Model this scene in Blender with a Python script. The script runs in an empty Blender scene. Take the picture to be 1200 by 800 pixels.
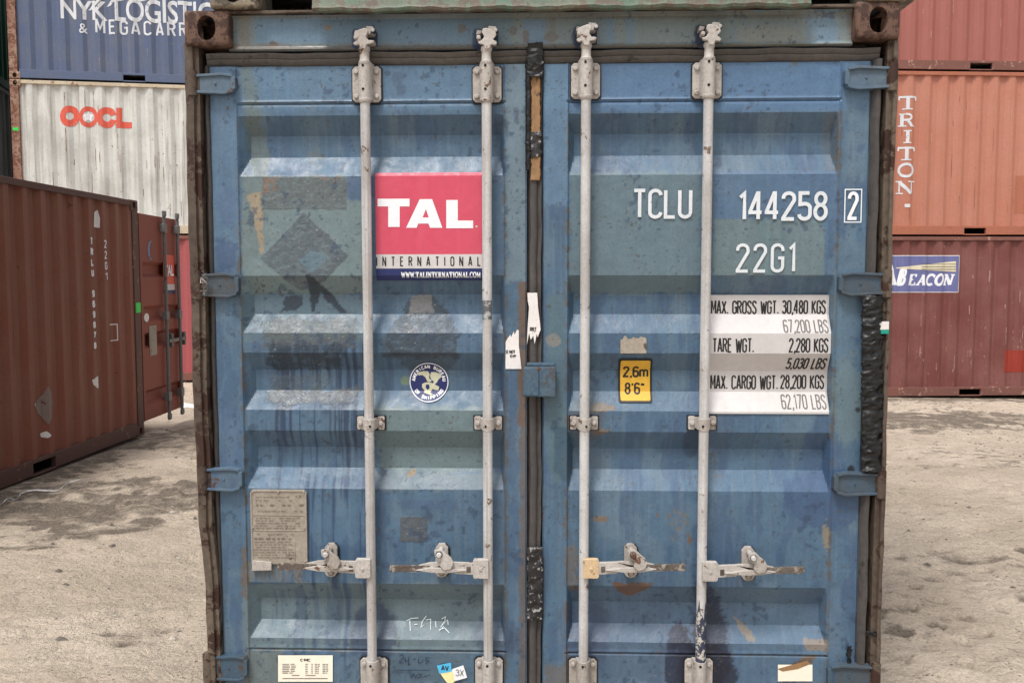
import bpy, bmesh, math, random
import numpy as np
from mathutils import Vector, Matrix
random.seed(7); RNG = np.random.default_rng(7)
SC = bpy.context.scene; COL = SC.collection
PI = math.pi

# ---------------------------------------------------------------- camera
F_PX, PITCH, ROLL, YAW, CX, CZ, DD = 1043.338, .07156, -.00118, -.03336, .01619, 1.67013, 3.103
def cam_axes():
    cy, sy = math.cos(YAW), math.sin(YAW); cp, sp = math.cos(PITCH), math.sin(PITCH)
    f = Vector((sy*cp, cy*cp, -sp)); r = Vector((cy, -sy, 0)); u = r.cross(f)
    return math.cos(ROLL)*r+math.sin(ROLL)*u, -math.sin(ROLL)*r+math.cos(ROLL)*u, f
RT, UP, FW = cam_axes(); EYE = Vector((CX, -DD, CZ))
cd = bpy.data.cameras.new('camera'); cam = bpy.data.objects.new('camera', cd); COL.objects.link(cam)
cd.sensor_width = 36; cd.lens = F_PX/1200*36; cd.clip_end = 3000; cd.clip_start = .05
cam.matrix_world = Matrix(((RT.x, UP.x, -FW.x, EYE.x), (RT.y, UP.y, -FW.y, EYE.y), (RT.z, UP.z, -FW.z, EYE.z), (0, 0, 0, 1)))
SC.camera = cam
# ---------------------------------------------------------------- sky, sun, exposure
SUN_EL, SUN_AZ = math.radians(64), math.radians(205)      # azimuth clockwise from +Y
w = bpy.data.worlds.new('World'); SC.world = w; w.use_nodes = True
nt = w.node_tree; nt.nodes.clear()
sky = nt.nodes.new('ShaderNodeTexSky'); sky.sky_type = 'NISHITA'; sky.sun_disc = False
sky.sun_elevation = SUN_EL; sky.sun_rotation = SUN_AZ; sky.dust_density = 4; sky.air_density = 1.2; sky.ozone_density = 1
hs = nt.nodes.new('ShaderNodeHueSaturation'); hs.inputs['Saturation'].default_value = .22
bg = nt.nodes.new('ShaderNodeBackground'); bg.inputs['Strength'].default_value = .10
wo = nt.nodes.new('ShaderNodeOutputWorld')
nt.links.new(sky.outputs[0], hs.inputs['Color']); nt.links.new(hs.outputs[0], bg.inputs[0]); nt.links.new(bg.outputs[0], wo.inputs[0])
sl = bpy.data.lights.new('sun', 'SUN'); sun = bpy.data.objects.new('sun', sl); COL.objects.link(sun)
sl.energy = 1.5; sl.angle = math.radians(12); sl.color = (1, .965, .92)
sd = Vector((math.sin(SUN_AZ)*math.cos(SUN_EL), math.cos(SUN_AZ)*math.cos(SUN_EL), math.sin(SUN_EL)))
sun.rotation_euler = (-sd).to_track_quat('-Z', 'Y').to_euler()
SC.view_settings.view_transform = 'Standard'; SC.view_settings.look = 'None'
SC.view_settings.exposure = 0.76; SC.view_settings.gamma = 1

# ---------------------------------------------------------------- helpers
def lin(c):
    return tuple((x/255/12.92 if x/255 <= .04045 else ((x/255+.055)/1.055)**2.4) for x in c)
def ray(u, v):
    return FW+RT*((u-600)/F_PX)-UP*((v-400)/F_PX)
def U(u, v, y=0.):                                        # photograph pixel -> (x, z) on the plane y
    d = ray(u, v); t = (y+DD)/d.y
    return CX+t*d.x, CZ+t*d.z
def UX(u, v, y=0.): return U(u, v, y)[0]
def UZ(u, v, y=0.): return U(u, v, y)[1]
def to_px(X, Y, Z):
    dx, dy, dz = X-EYE.x, Y-EYE.y, Z-EYE.z
    z = dx*FW.x+dy*FW.y+dz*FW.z
    return 600+F_PX*(dx*RT.x+dy*RT.y+dz*RT.z)/z, 400-F_PX*(dx*UP.x+dy*UP.y+dz*UP.z)/z

class MB:
    def __init__(s): s.v = []; s.f = []; s.m = []; s.cur = 0
    def add(s, vs, fs):
        b = len(s.v); s.v += [tuple(p) for p in vs]
        for f in fs: s.f.append(tuple(i+b for i in f)); s.m.append(s.cur)
        return s
    def mat(s, i): s.cur = i; return s
    def box(s, x0, x1, y0, y1, z0, z1):
        vs = [(x, y, z) for z in (z0, z1) for y in (y0, y1) for x in (x0, x1)]
        return s.add(vs, [(0, 2, 3, 1), (4, 5, 7, 6), (0, 1, 5, 4), (2, 6, 7, 3), (0, 4, 6, 2), (1, 3, 7, 5)])
    def prism(s, pts, y0, y1, back=None):                 # pts (x,z); extruded in y, y0 is nearer to the viewer
        n = len(pts); bp = back or pts
        area = sum(pts[i][0]*pts[(i+1) % n][1]-pts[(i+1) % n][0]*pts[i][1] for i in range(n))
        vs = [(x, y0, z) for x, z in pts]+[(x, y1, z) for x, z in bp]
        fs = [tuple(range(n)), tuple(range(2*n-1, n-1, -1))]+[(i, i+n, (i+1) % n+n, (i+1) % n) for i in range(n)]
        if area < 0: fs = [tuple(reversed(f)) for f in fs]
        return s.add(vs, fs)
    def cyl(s, p0, p1, r0, r1=None, n=20, cap=True):
        r1 = r0 if r1 is None else r1; p0 = Vector(p0); p1 = Vector(p1); a = (p1-p0).normalized()
        b = a.orthogonal().normalized(); c = a.cross(b); vs = []
        for p, r in ((p0, r0), (p1, r1)):
            vs += [p+r*(math.cos(2*PI*i/n)*b+math.sin(2*PI*i/n)*c) for i in range(n)]
        fs = [(i, (i+1) % n, (i+1) % n+n, i+n) for i in range(n)]
        if cap: fs += [tuple(range(n-1, -1, -1)), tuple(range(n, 2*n))]
        return s.add(vs, fs)
    def lathe(s, prof, axis_xy, n=20):                    # prof [(z,r)], vertical axis
        x0, y0 = axis_xy; vs = []
        for z, r in prof: vs += [(x0+r*math.cos(2*PI*i/n), y0+r*math.sin(2*PI*i/n), z) for i in range(n)]
        m = len(prof); fs = []
        for k in range(m-1): fs += [(k*n+i, k*n+(i+1) % n, (k+1)*n+(i+1) % n, (k+1)*n+i) for i in range(n)]
        fs += [tuple(range(n-1, -1, -1)), tuple(range((m-1)*n, m*n))]
        if prof[0][0] > prof[-1][0]: fs = [tuple(reversed(f)) for f in fs]
        return s.add(vs, fs)
    def tube(s, pts, r, n=8):
        pts = [Vector(p) for p in pts]
        vs = []
        for i, p in enumerate(pts):
            t = (pts[min(i+1, len(pts)-1)]-pts[max(i-1, 0)]).normalized(); b = t.orthogonal().normalized()
            ref = Vector((0, 0, 1)) if abs(t.z) < .9 else Vector((1, 0, 0)); b = t.cross(ref).normalized(); c = t.cross(b)
            vs += [p+r*(math.cos(2*PI*k/n)*b+math.sin(2*PI*k/n)*c) for k in range(n)]
        fs = []
        for i in range(len(pts)-1): fs += [(i*n+k, i*n+(k+1) % n, (i+1)*n+(k+1) % n, (i+1)*n+k) for k in range(n)]
        fs += [tuple(range(n-1, -1, -1)), tuple(range((len(pts)-1)*n, len(pts)*n))]
        return s.add(vs, fs)
    def disc(s, x, z, y, r, n=24, rz=None):
        rz = rz or r
        return s.add([(x+r*math.cos(2*PI*i/n), y, z+rz*math.sin(2*PI*i/n)) for i in range(n)], [tuple(range(n))])
    def build(s, name, mats, parent=None, smooth=None, bevel=0, seg=2, label=None):
        me = bpy.data.meshes.new(name); me.from_pydata(s.v, [], s.f)
        mats = mats if isinstance(mats, (list, tuple)) else [mats]
        for m in mats: me.materials.append(m)
        if len(mats) > 1: me.polygons.foreach_set('material_index', s.m)
        me.update(); return link(name, me, parent, smooth, bevel, seg, label)
def link(name, me, parent=None, smooth=None, bevel=0, seg=2, label=None):
    if smooth is not None:
        me.polygons.foreach_set('use_smooth', [True]*len(me.polygons)); me.set_sharp_from_angle(angle=math.radians(smooth))
    o = bpy.data.objects.new(name, me); COL.objects.link(o); o.parent = parent
    if bevel:
        b = o.modifiers.new('bevel', 'BEVEL'); b.width = bevel; b.segments = seg; b.limit_method = 'ANGLE'; b.angle_limit = math.radians(40)
        b.harden_normals = False
    if label: o['label'] = label
    return o
def empty(name, label, cat, loc=(0, 0, 0), rz=0, group=None):
    o = bpy.data.objects.new(name, None); COL.objects.link(o); o.location = loc; o.rotation_euler = (0, 0, rz)
    o['label'] = label; o['category'] = cat
    if group: o['group'] = group
    return o
def tag(o, label, cat, group=None):
    o['label'] = label; o['category'] = cat
    if group: o['group'] = group
    return o
def apply_mods(o):
    dg = bpy.context.evaluated_depsgraph_get(); dg.update()
    me = bpy.data.meshes.new_from_object(o.evaluated_get(dg)); o.modifiers.clear(); o.data = me; return o

# ---- numpy noise
_T = RNG.random((256, 256))
def vnoise(x, y):
    xi = np.floor(x).astype(int); yi = np.floor(y).astype(int); fx = x-xi; fy = y-yi
    fx = fx*fx*(3-2*fx); fy = fy*fy*(3-2*fy)
    g = lambda a, b: _T[a % 256, b % 256]
    return (g(xi, yi)*(1-fx)+g(xi+1, yi)*fx)*(1-fy)+(g(xi, yi+1)*(1-fx)+g(xi+1, yi+1)*fx)*fy
def fbm(x, y, o=4):
    a = np.zeros_like(x, dtype=float); s = 1.; t = 0
    for k in range(o): a += s*vnoise(x*2**k+17.3*k, y*2**k+9.1*k); t += s; s *= .5
    return a/t
def sstep(a, b, x):
    t = np.clip((x-a)/(b-a), 0, 1); return t*t*(3-2*t)

# ---------------------------------------------------------------- materials
class NT:
    def __init__(s, name):
        s.m = bpy.data.materials.new(name); s.m.use_nodes = True; s.t = s.m.node_tree; s.t.nodes.clear()
        s.out = s.t.nodes.new('ShaderNodeOutputMaterial'); s.p = s.t.nodes.new('ShaderNodeBsdfPrincipled')
        s.t.links.new(s.p.outputs[0], s.out.inputs[0]); s.tc = s.t.nodes.new('ShaderNodeTexCoord')
    def n(s, typ, **k):
        nd = s.t.nodes.new(typ)
        for a, b in k.items(): setattr(nd, a, b)
        return nd
    def l(s, a, b): s.t.links.new(a, b)
    def mapping(s, scale=(1, 1, 1), loc=(0, 0, 0)):
        m = s.n('ShaderNodeMapping'); m.inputs['Scale'].default_value = scale; m.inputs['Location'].default_value = loc
        s.l(s.tc.outputs['Object'], m.inputs[0]); return m.outputs[0]
    def noise(s, vec, scale, detail=4, rough=.6, dist=0):
        q = s.n('ShaderNodeTexNoise'); q.inputs['Scale'].default_value = scale; q.inputs['Detail'].default_value = detail
        q.inputs['Roughness'].default_value = rough; q.inputs['Distortion'].default_value = dist; s.l(vec, q.inputs['Vector']); return q.outputs[0]
    def ramp(s, val, a, b, va=0., vb=1.):
        q = s.n('ShaderNodeMapRange'); q.interpolation_type = 'SMOOTHSTEP'
        for i, x in zip(('From Min', 'From Max', 'To Min', 'To Max'), (a, b, va, vb)): q.inputs[i].default_value = x
        s.l(val, q.inputs['Value']); return q.outputs[0]
    def mix(s, fac, a, b, mode='MIX'):
        q = s.n('ShaderNodeMix', data_type='RGBA', blend_type=mode); q.clamp_factor = True
        for sock, x in ((q.inputs[0], fac), (q.inputs[6], a), (q.inputs[7], b)):
            if isinstance(x, (tuple, list)): sock.default_value = tuple(x)[:3]+(1,)
            elif isinstance(x, (int, float)): sock.default_value = x
            else: s.l(x, sock)
        return q.outputs[2]
    def math(s, op, a, b=0.):
        q = s.n('ShaderNodeMath', operation=op)
        for i, x in enumerate((a, b)):
            if isinstance(x, (int, float)): q.inputs[i].default_value = x
            else: s.l(x, q.inputs[i])
        return q.outputs[0]
    def bump(s, h, strength, dist=.01):
        q = s.n('ShaderNodeBump'); q.inputs['Strength'].default_value = strength; q.inputs['Distance'].default_value = dist
        s.l(h, q.inputs['Height']); s.l(q.outputs[0], s.p.inputs['Normal'])
    def done(s, col, rough, spec=.5, metal=0):
        for nm, x in (('Base Color', col), ('Roughness', rough)):
            if isinstance(x, (int, float)): s.p.inputs[nm].default_value = x
            elif isinstance(x, (tuple, list)): s.p.inputs[nm].default_value = tuple(x)[:3]+(1,)
            else: s.l(x, s.p.inputs[nm])
        s.p.inputs['Specular IOR Level'].default_value = spec; s.p.inputs['Metallic'].default_value = metal
        return s.m

def weathered(name, base, dirt, rust=(88, 58, 42), streak=.5, chips=.64, mott=.35, rough=.55, sc=1., streak_sc=14, seed=0., vert=True, fine=.25):
    """worn paint: mottled colour, vertical dirt streaks, chipped spots down to rust or primer"""
    q = NT(name); b = lin(base); d = lin(dirt); r = lin(rust)
    v0 = q.mapping(loc=(seed, seed*.7, seed*.3))
    big = q.noise(v0, 1.7*sc, 5, .6); c = q.mix(q.ramp(big, .35, .7, 0, mott), b, d)
    vs = q.mapping((streak_sc, streak_sc, .55) if vert else (.55, .55, streak_sc), (seed, 0, seed))
    st = q.noise(vs, 1., 4, .65); c = q.mix(q.ramp(st, .48, .74, 0, streak), c, d)
    fn = q.noise(v0, 42*sc, 4, .7); c = q.mix(fine, c, q.mix(q.ramp(fn, .3, .7), (.35, .35, .35), (1.25, 1.25, 1.25)), 'MULTIPLY')
    ch = q.noise(v0, 11*sc, 6, .72, .4); ch2 = q.noise(v0, 2.3*sc, 2, .5)
    cm = q.ramp(q.math('ADD', ch, q.math('MULTIPLY', ch2, .22)), chips+.11, chips+.14)
    c = q.mix(cm, c, r)
    q.bump(q.math('ADD', fn, q.math('MULTIPLY', ch, 2.)), .25, .0025)
    return q.done(c, q.ramp(fn, .2, .8, rough-.08, rough+.15), .4)
def plain(name, c, rough=.5, var=.15, sc=60, bump=.1, spec=.4, metal=0):
    q = NT(name); v = q.mapping(); n = q.noise(v, sc, 4, .65); b = lin(c)
    col = q.mix(q.ramp(n, .3, .7), tuple(x*(1-var) for x in b), tuple(min(1, x*(1+var)) for x in b))
    if bump: q.bump(n, bump, .002)
    return q.done(col, rough, spec, metal)
def attr_paint(name):
    """paint whose colour zones (repaints, stains, scars) are stored per vertex; fine grain added here"""
    q = NT(name); a = q.n('ShaderNodeAttribute'); a.attribute_name = 'Col'
    v = q.mapping(); fn = q.noise(v, 90, 5, .7); md = q.noise(v, 16, 5, .7, .3)
    c = q.mix(.24, a.outputs['Color'], q.mix(q.ramp(fn, .25, .75), (.55, .55, .55), (1.35, 1.35, 1.35)), 'MULTIPLY')
    c = q.mix(.26, c, q.mix(q.ramp(md, .3, .7), (.7, .72, .75), (1.22, 1.2, 1.18)), 'MULTIPLY')
    vs = q.mapping((55, 55, 1.6)); st = q.noise(vs, 1, 3, .6)
    c = q.mix(.14, c, q.mix(q.ramp(st, .3, .72), (1.16, 1.16, 1.16), (.74, .76, .78)), 'MULTIPLY')
    sp = q.noise(v, 150, 2, .5); sp2 = q.noise(v, 5, 2, .5)
    c = q.mix(q.ramp(q.math('ADD', sp, q.math('MULTIPLY', sp2, .25)), .885, .905), c, lin((60, 52, 48)))
    # thin scratches: stretched noise ridges
    vv = q.mapping((5, 5, 70)); s1 = q.noise(vv, 1.3, 3, .7, 1.2)
    ridge = q.math('ABSOLUTE', q.math('SUBTRACT', s1, .5)); sm = q.math('MULTIPLY', q.ramp(ridge, .0, .004, 1, 0), q.ramp(q.noise(v, 7, 2), .56, .62))
    c = q.mix(q.math('MULTIPLY', sm, .55), c, (.32, .38, .44))
    film = q.math('SUBTRACT', 1., a.outputs['Alpha']); wr = q.noise(v, 38, 4, .6, 2.2)
    h = q.math('ADD', q.math('ADD', fn, q.math('MULTIPLY', md, 3)), q.math('MULTIPLY', q.math('MULTIPLY', wr, film), 4.5))
    q.bump(h, .3, .0022); r0 = q.ramp(md, .3, .75, .36, .62)
    return q.done(c, q.math('SUBTRACT', r0, q.math('MULTIPLY', film, .06)), .5)

M = {}
M['door_paint'] = attr_paint('door_paint')
M['blue'] = weathered('blue_paint', (76, 100, 124), (104, 116, 120), streak=.4, chips=.60, mott=.5, seed=3)
M['bluedark'] = weathered('dark_blue_paint', (40, 52, 76), (60, 72, 88), streak=.3, chips=.62, mott=.4, seed=5)
M['header'] = attr_paint('header_paint')
M['post'] = weathered('rusty_post', (80, 67, 58), (112, 100, 86), rust=(58, 38, 30), streak=.7, chips=.52, mott=.8, seed=8, rough=.7, fine=.5)
M['casting'] = weathered('rusty_casting', (78, 56, 48), (62, 48, 43), rust=(104, 80, 68), streak=.2, chips=.5, mott=.8, seed=2, rough=.8, fine=.7, sc=2.2)
M['rubber'] = weathered('door_gasket_rubber', (74, 71, 70), (92, 86, 82), rust=(60, 54, 50), streak=.35, chips=.66, mott=.5, seed=4, rough=.6, streak_sc=30, fine=.35)
M['rubberh'] = weathered('gasket_rubber_across', (80, 76, 74), (102, 96, 90), rust=(60, 54, 50), streak=.35, chips=.62, mott=.6, seed=6, rough=.6, vert=False, streak_sc=40, fine=.35)
M['rubberd'] = plain('dark_rubber', (38, 36, 36), .6)
M['bar'] = weathered('offwhite_bar_paint', (204, 203, 203), (150, 143, 136), rust=(112, 94, 80), streak=.8, chips=.615, mott=.55, seed=1, sc=2.4, rough=.45, streak_sc=50, fine=.2)
M['bracket'] = weathered('cream_bracket_paint', (190, 184, 178), (140, 128, 116), rust=(104, 74, 56), streak=.35, chips=.60, mott=.5, seed=9, sc=2.5, rough=.5, fine=.3)
M['grip'] = weathered('worn_grip_metal', (104, 94, 86), (70, 60, 54), rust=(150, 142, 132), streak=.3, chips=.55, mott=.6, seed=11, sc=3, rough=.6, vert=False, fine=.5)
M['boltrust'] = plain('rusty_bolt', (96, 66, 52), .8, .4, 200)
M['black'] = plain('black_void', (14, 13, 13), .8, .1, bump=0)  # near-black colour standing for the shade inside holes and pockets
M['seal'] = plain('black_sealant', (34, 34, 38), .45)
M['tan'] = weathered('exposed_tan_plywood', (158, 122, 84), (122, 98, 74), rust=(92, 72, 58), streak=.7, chips=.58, mott=.6, seed=4, rough=.75, streak_sc=60)
M['white'] = plain('white_print', (236, 238, 242), .5, .04, bump=0)
M['label'] = weathered('white_vinyl_panel', (206, 202, 201), (188, 184, 183), rust=(180, 170, 160), streak=.4, chips=.7, mott=.6, seed=12, rough=.4, fine=.08)
M['oldwhite'] = weathered('worn_white_lettering', (222, 224, 228), (196, 200, 206), rust=(150, 150, 156), streak=.6, chips=.62, mott=.4, seed=17, sc=1.5, streak_sc=12, rough=.5, fine=.12); M['ink'] = plain('black_ink', (36, 34, 34), .5, .1, bump=0)
M['inkgrey'] = plain('faded_ink', (104, 98, 94), .5, .15, bump=0)
M['red'] = weathered('crimson_vinyl', (204, 74, 98), (214, 98, 116), rust=(170, 60, 74), streak=.35, chips=.68, mott=.5, seed=2, rough=.42, fine=.08)
M['doorwhite'] = weathered('door_white_lettering', (222, 226, 230), (196, 204, 210), rust=(140, 156, 170), streak=.4, chips=.64, mott=.5, seed=37, sc=3, streak_sc=30, rough=.5, fine=.1); M['navy'] = weathered('navy_vinyl', (34, 44, 96), (50, 58, 104), rust=(140, 140, 120), streak=.3, chips=.66, seed=7, rough=.42, fine=.1)
M['yellow'] = weathered('yellow_vinyl', (222, 174, 60), (198, 158, 70), rust=(150, 120, 60), streak=.2, chips=.68, seed=3, rough=.45, fine=.12)
M['plate'] = weathered('dull_metal_plate', (166, 156, 143), (138, 128, 116), rust=(96, 80, 66), streak=.4, chips=.6, mott=.6, seed=5, sc=2, rough=.5, fine=.3)
M['paper'] = weathered('torn_paper', (236, 232, 230), (206, 200, 196), rust=(160, 150, 144), streak=.2, chips=.66, seed=15, sc=3, rough=.7, fine=.12)
M['creampaper'] = weathered('cream_sticker', (248, 240, 222), (236, 226, 204), rust=(200, 190, 170), streak=.15, chips=.7, seed=6, rough=.5, fine=.06)
M['cyan'] = plain('cyan_sticker', (84, 186, 232), .5, .05, bump=0)
M['paleyellow'] = plain('pale_yellow_sticker', (240, 232, 170), .5, .05, bump=0)
M['residue'] = weathered('sticker_residue', (104, 106, 108), (76, 80, 84), rust=(170, 172, 174), streak=.2, chips=.53, mott=.8, seed=19, sc=4, rough=.6, fine=.6)
M['tape'] = NT('black_tape'); _q = M['tape']; _v = _q.mapping((1, 1, 1)); _n = _q.noise(_v, 14, 4, .6, .8)
_q.bump(_n, .3, .005); M['tape'] = _q.done(_q.mix(_q.ramp(_q.noise(_v, 60, 4), .58, .72), (.010, .010, .011), (.035, .033, .032)), .42, .4)
M['tapeworn'] = weathered('abraded_black_tape', (38, 36, 38), (66, 64, 64), rust=(160, 158, 156), streak=.5, chips=.56, mott=.5, seed=21, sc=3.5, rough=.5, fine=.5)
M['gold'] = plain('faded_gold_print', (196, 196, 170), .5, .1, bump=0)
M['green'] = plain('green_tape', (60, 214, 84), .5, .05, bump=0)
M['teal'] = plain('teal_sticker', (30, 150, 130), .5, .05, bump=0)
M['chalk'] = plain('white_chalk', (214, 222, 226), .8, .2, 300, 0)
M['marker'] = plain('dark_marker', (34, 44, 66), .6, .2, 300, 0)
M['orangeink'] = weathered('worn_orange_print', (218, 92, 74), (206, 110, 92), rust=(200, 150, 136), streak=.5, chips=.64, mott=.4, seed=27, sc=1.5, streak_sc=10, fine=.15)
M['wire'] = plain('galvanised_wire', (150, 142, 136), .45, .2, metal=.6)

# ---------------------------------------------------------------- lettering: strokes -> flat ribbons
def arc(cx, cy, rx, ry, a0, a1, n=9):
    return [(cx+rx*math.cos(math.radians(a0+(a1-a0)*i/(n-1))), cy+ry*math.sin(math.radians(a0+(a1-a0)*i/(n-1)))) for i in range(n)]
W = .36                                                   # width of a condensed capital, height is 1
def _O(r=.18, h=1.): return [arc(r, h-r, r, r, 180, 0)+arc(r, r, r, r, 0, -180)+[(0, h-r), (0, h-r-.05)]]
GL = {'T': ([[(0, 1), (W, 1)], [(W/2, 1), (W/2, 0)]], W), 'L': ([[(0, 1), (0, 0), (W*.85, 0)]], W*.85), 'I': ([[(0, 0), (0, 1)]], .02),
 'U': ([[(0, 1), (0, .18)]+arc(.18, .18, .18, .18, 180, 360)+[(W, 1)]], W), 'C': ([arc(.18, .82, .18, .18, 0, 180)+arc(.18, .18, .18, .18, 180, 360)], W),
 'G': ([[(W, .76)]+arc(.18, .82, .18, .18, 0, 180)+arc(.18, .18, .18, .18, 180, 360)+[(W, .5), (.2, .5)]], W), 'O': (_O(), W), '0': (_O(), W),
 '1': ([[(.0, .84), (.14, 1), (.14, 0)]], .16), '4': ([[(.27, 0), (.27, 1), (.24, 1), (0, .3), (0, .26), (W+.02, .26)]], W+.02),
 '2': ([[(0, .78)]+arc(.18, .82, .18, .18, 180, 0)+[(W, .72), (0, .04), (0, 0), (W, 0)]], W),
 '5': ([[(W*.92, 1), (0.03, 1), (0.03, .56)]+arc(.18, .42, .18, .17, 120, 0)+arc(.18, .18, .18, .18, 0, -180)], W),
 '8': ([arc(.18, .77, .16, .23, 0, 360, 18), arc(.18, .27, .18, .27, 0, 360, 18)], W), '3': ([arc(.17, .79, .17, .21, 160, -90)+arc(.17, .29, .19, .29, 90, -160)], W),
 '6': ([arc(.18, .82, .18, .18, 10, 180)+[(0, .18)]+arc(.18, .18, .18, .18, 180, 360)+arc(.18, .4, .18, .17, 0, 165)], W), '7': ([[(0, 1), (W, 1), (.1, 0)]], W),
 '9': ([arc(.18, .18, .18, .18, 190, 360)+[(W, .82)]+arc(.18, .82, .18, .18, 0, 180)+arc(.18, .6, .18, .17, 180, 345)], W),
 'M': ([[(0, 0), (0, 1), (.03, 1), (.21, .3), (.39, 1), (.42, 1), (.42, 0)]], .42), 'A': ([[(0, 0), (.17, 1), (.21, 1), (.38, 0)], [(.06, .28), (.32, .28)]], .38),
 'X': ([[(0, 0), (.36, 1)], [(0, 1), (.36, 0)]], .36), 'R': ([[(0, 0), (0, 1), (.16, 1)]+arc(.16, .77, .19, .23, 90, -90)+[(0, .54)], [(.18, .54), (.36, 0)]], W),
 'S': ([arc(.18, .78, .18, .22, 5, 200)+arc(.18, .24, .18, .26, 60, -170)], W), 'W': ([[(0, 1), (.12, 0), (.15, 0), (.26, .8), (.28, .8), (.39, 0), (.42, 0), (.54, 1)]], .54),
 'K': ([[(0, 0), (0, 1)], [(.35, 1), (0.01, .42)], [(.1, .55), (.37, 0)]], .37), 'B': ([[(0, 0), (0, 1), (.16, 1)]+arc(.16, .77, .18, .23, 90, -90)+[(0, .54)], [(.14, .54)]+arc(.16, .27, .2, .27, 90, -90)+[(0, 0)]], W),
 'E': ([[(W*.85, 1), (0, 1), (0, 0), (W*.85, 0)], [(0, .52), (W*.75, .52)]], W*.85), 'N': ([[(0, 0), (0, 1), (.02, 1), (.34, 0), (W, 0), (W, 1)]], W), 'P': ([[(0, 0), (0, 1), (.16, 1)]+arc(.16, .75, .19, .25, 90, -90)+[(0, .5)]], W),
 'H': ([[(0, 0), (0, 1)], [(W, 0), (W, 1)], [(0, .5), (W, .5)]], W), 'm': ([[(0, 0), (0, .7)], [(0, .5)]+arc(.14, .52, .14, .15, 180, 0)+[(.28, 0)], [(.28, .5)]+arc(.42, .52, .14, .15, 180, 0)+[(.56, 0)]], .56),
 'F': ([[(W*.85, 1), (0, 1), (0, 0)], [(0, .52), (W*.75, .52)]], W*.85), 'V': ([[(0, 1), (.17, 0), (.21, 0), (.38, 1)]], .38),
 '.': ([[(0.03, 0), (0.03, .1)]], .06), ',': ([[(.05, .1), (.05, 0), (0, -.13)]], .06), "'": ([[(.03, 1), (.03, .78)]], .06), '"': ([[(.02, 1), (.02, .78)], [(.16, 1), (.16, .78)]], .18), '-': ([[(0, .45), (.2, .45)]], .2), ' ': ([], .2)}
def ribbon(pts, wd):
    """one flat strip along a polyline, mitred joints -> (verts2d, faces)"""
    P = [Vector(p) for p in pts]; Q = [P[0]]
    for p in P[1:]:
        if (p-Q[-1]).length > 1e-6: Q.append(p)
    P = Q; n = len(P); closed = n > 3 and (P[0]-P[-1]).length < 1e-5; vs = []
    for i in range(n):
        a = (P[i]-P[i-1]).normalized() if i > 0 else ((P[0]-P[-2]).normalized() if closed else None)
        b = (P[i+1]-P[i]).normalized() if i < n-1 else ((P[1]-P[0]).normalized() if closed else None)
        if a is None: a = b
        if b is None: b = a
        na = Vector((-a.y, a.x)); nb = Vector((-b.y, b.x)); m = na+nb
        if m.length < .2: m = na
        m.normalize(); k = min(1/max(m.dot(na), .3), 2.)*wd/2
        vs += [P[i]+m*k, P[i]-m*k]
    return [(v.x, v.y) for v in vs], [(2*i, 2*i+1, 2*i+3, 2*i+2) for i in range(n-1)]
def strokes_text(txt, x, z, h, wd, sx=1., gap=.14, slant=0, glyphs=None, target_w=None):
    """condensed stroke lettering -> 2-d verts, faces. (x,z) lower left of the first letter, h height, wd stroke width"""
    glyphs = glyphs or GL; tot = 0
    for i, ch in enumerate(txt): tot += glyphs[ch][1]+(gap if i < len(txt)-1 else 0)
    if target_w: sx = (target_w-wd)/(tot*h)
    V, Fc = [], []; cx = x+wd/2
    for ch in txt:
        st, gw = glyphs[ch]
        for item in st:
            pl, k = (item if isinstance(item, tuple) and isinstance(item[0], list) else (item, 1.))
            pts = []
            for a, b in pl:
                zz = wd/2+b*(h-wd); pts.append((cx+a*h*sx+slant*zz, z+zz))
            v, f = ribbon(pts, wd*k); b0 = len(V); V += v; Fc += [tuple(q+b0 for q in t) for t in f]
        cx += (gw+gap)*h*sx
    return V, Fc
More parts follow.
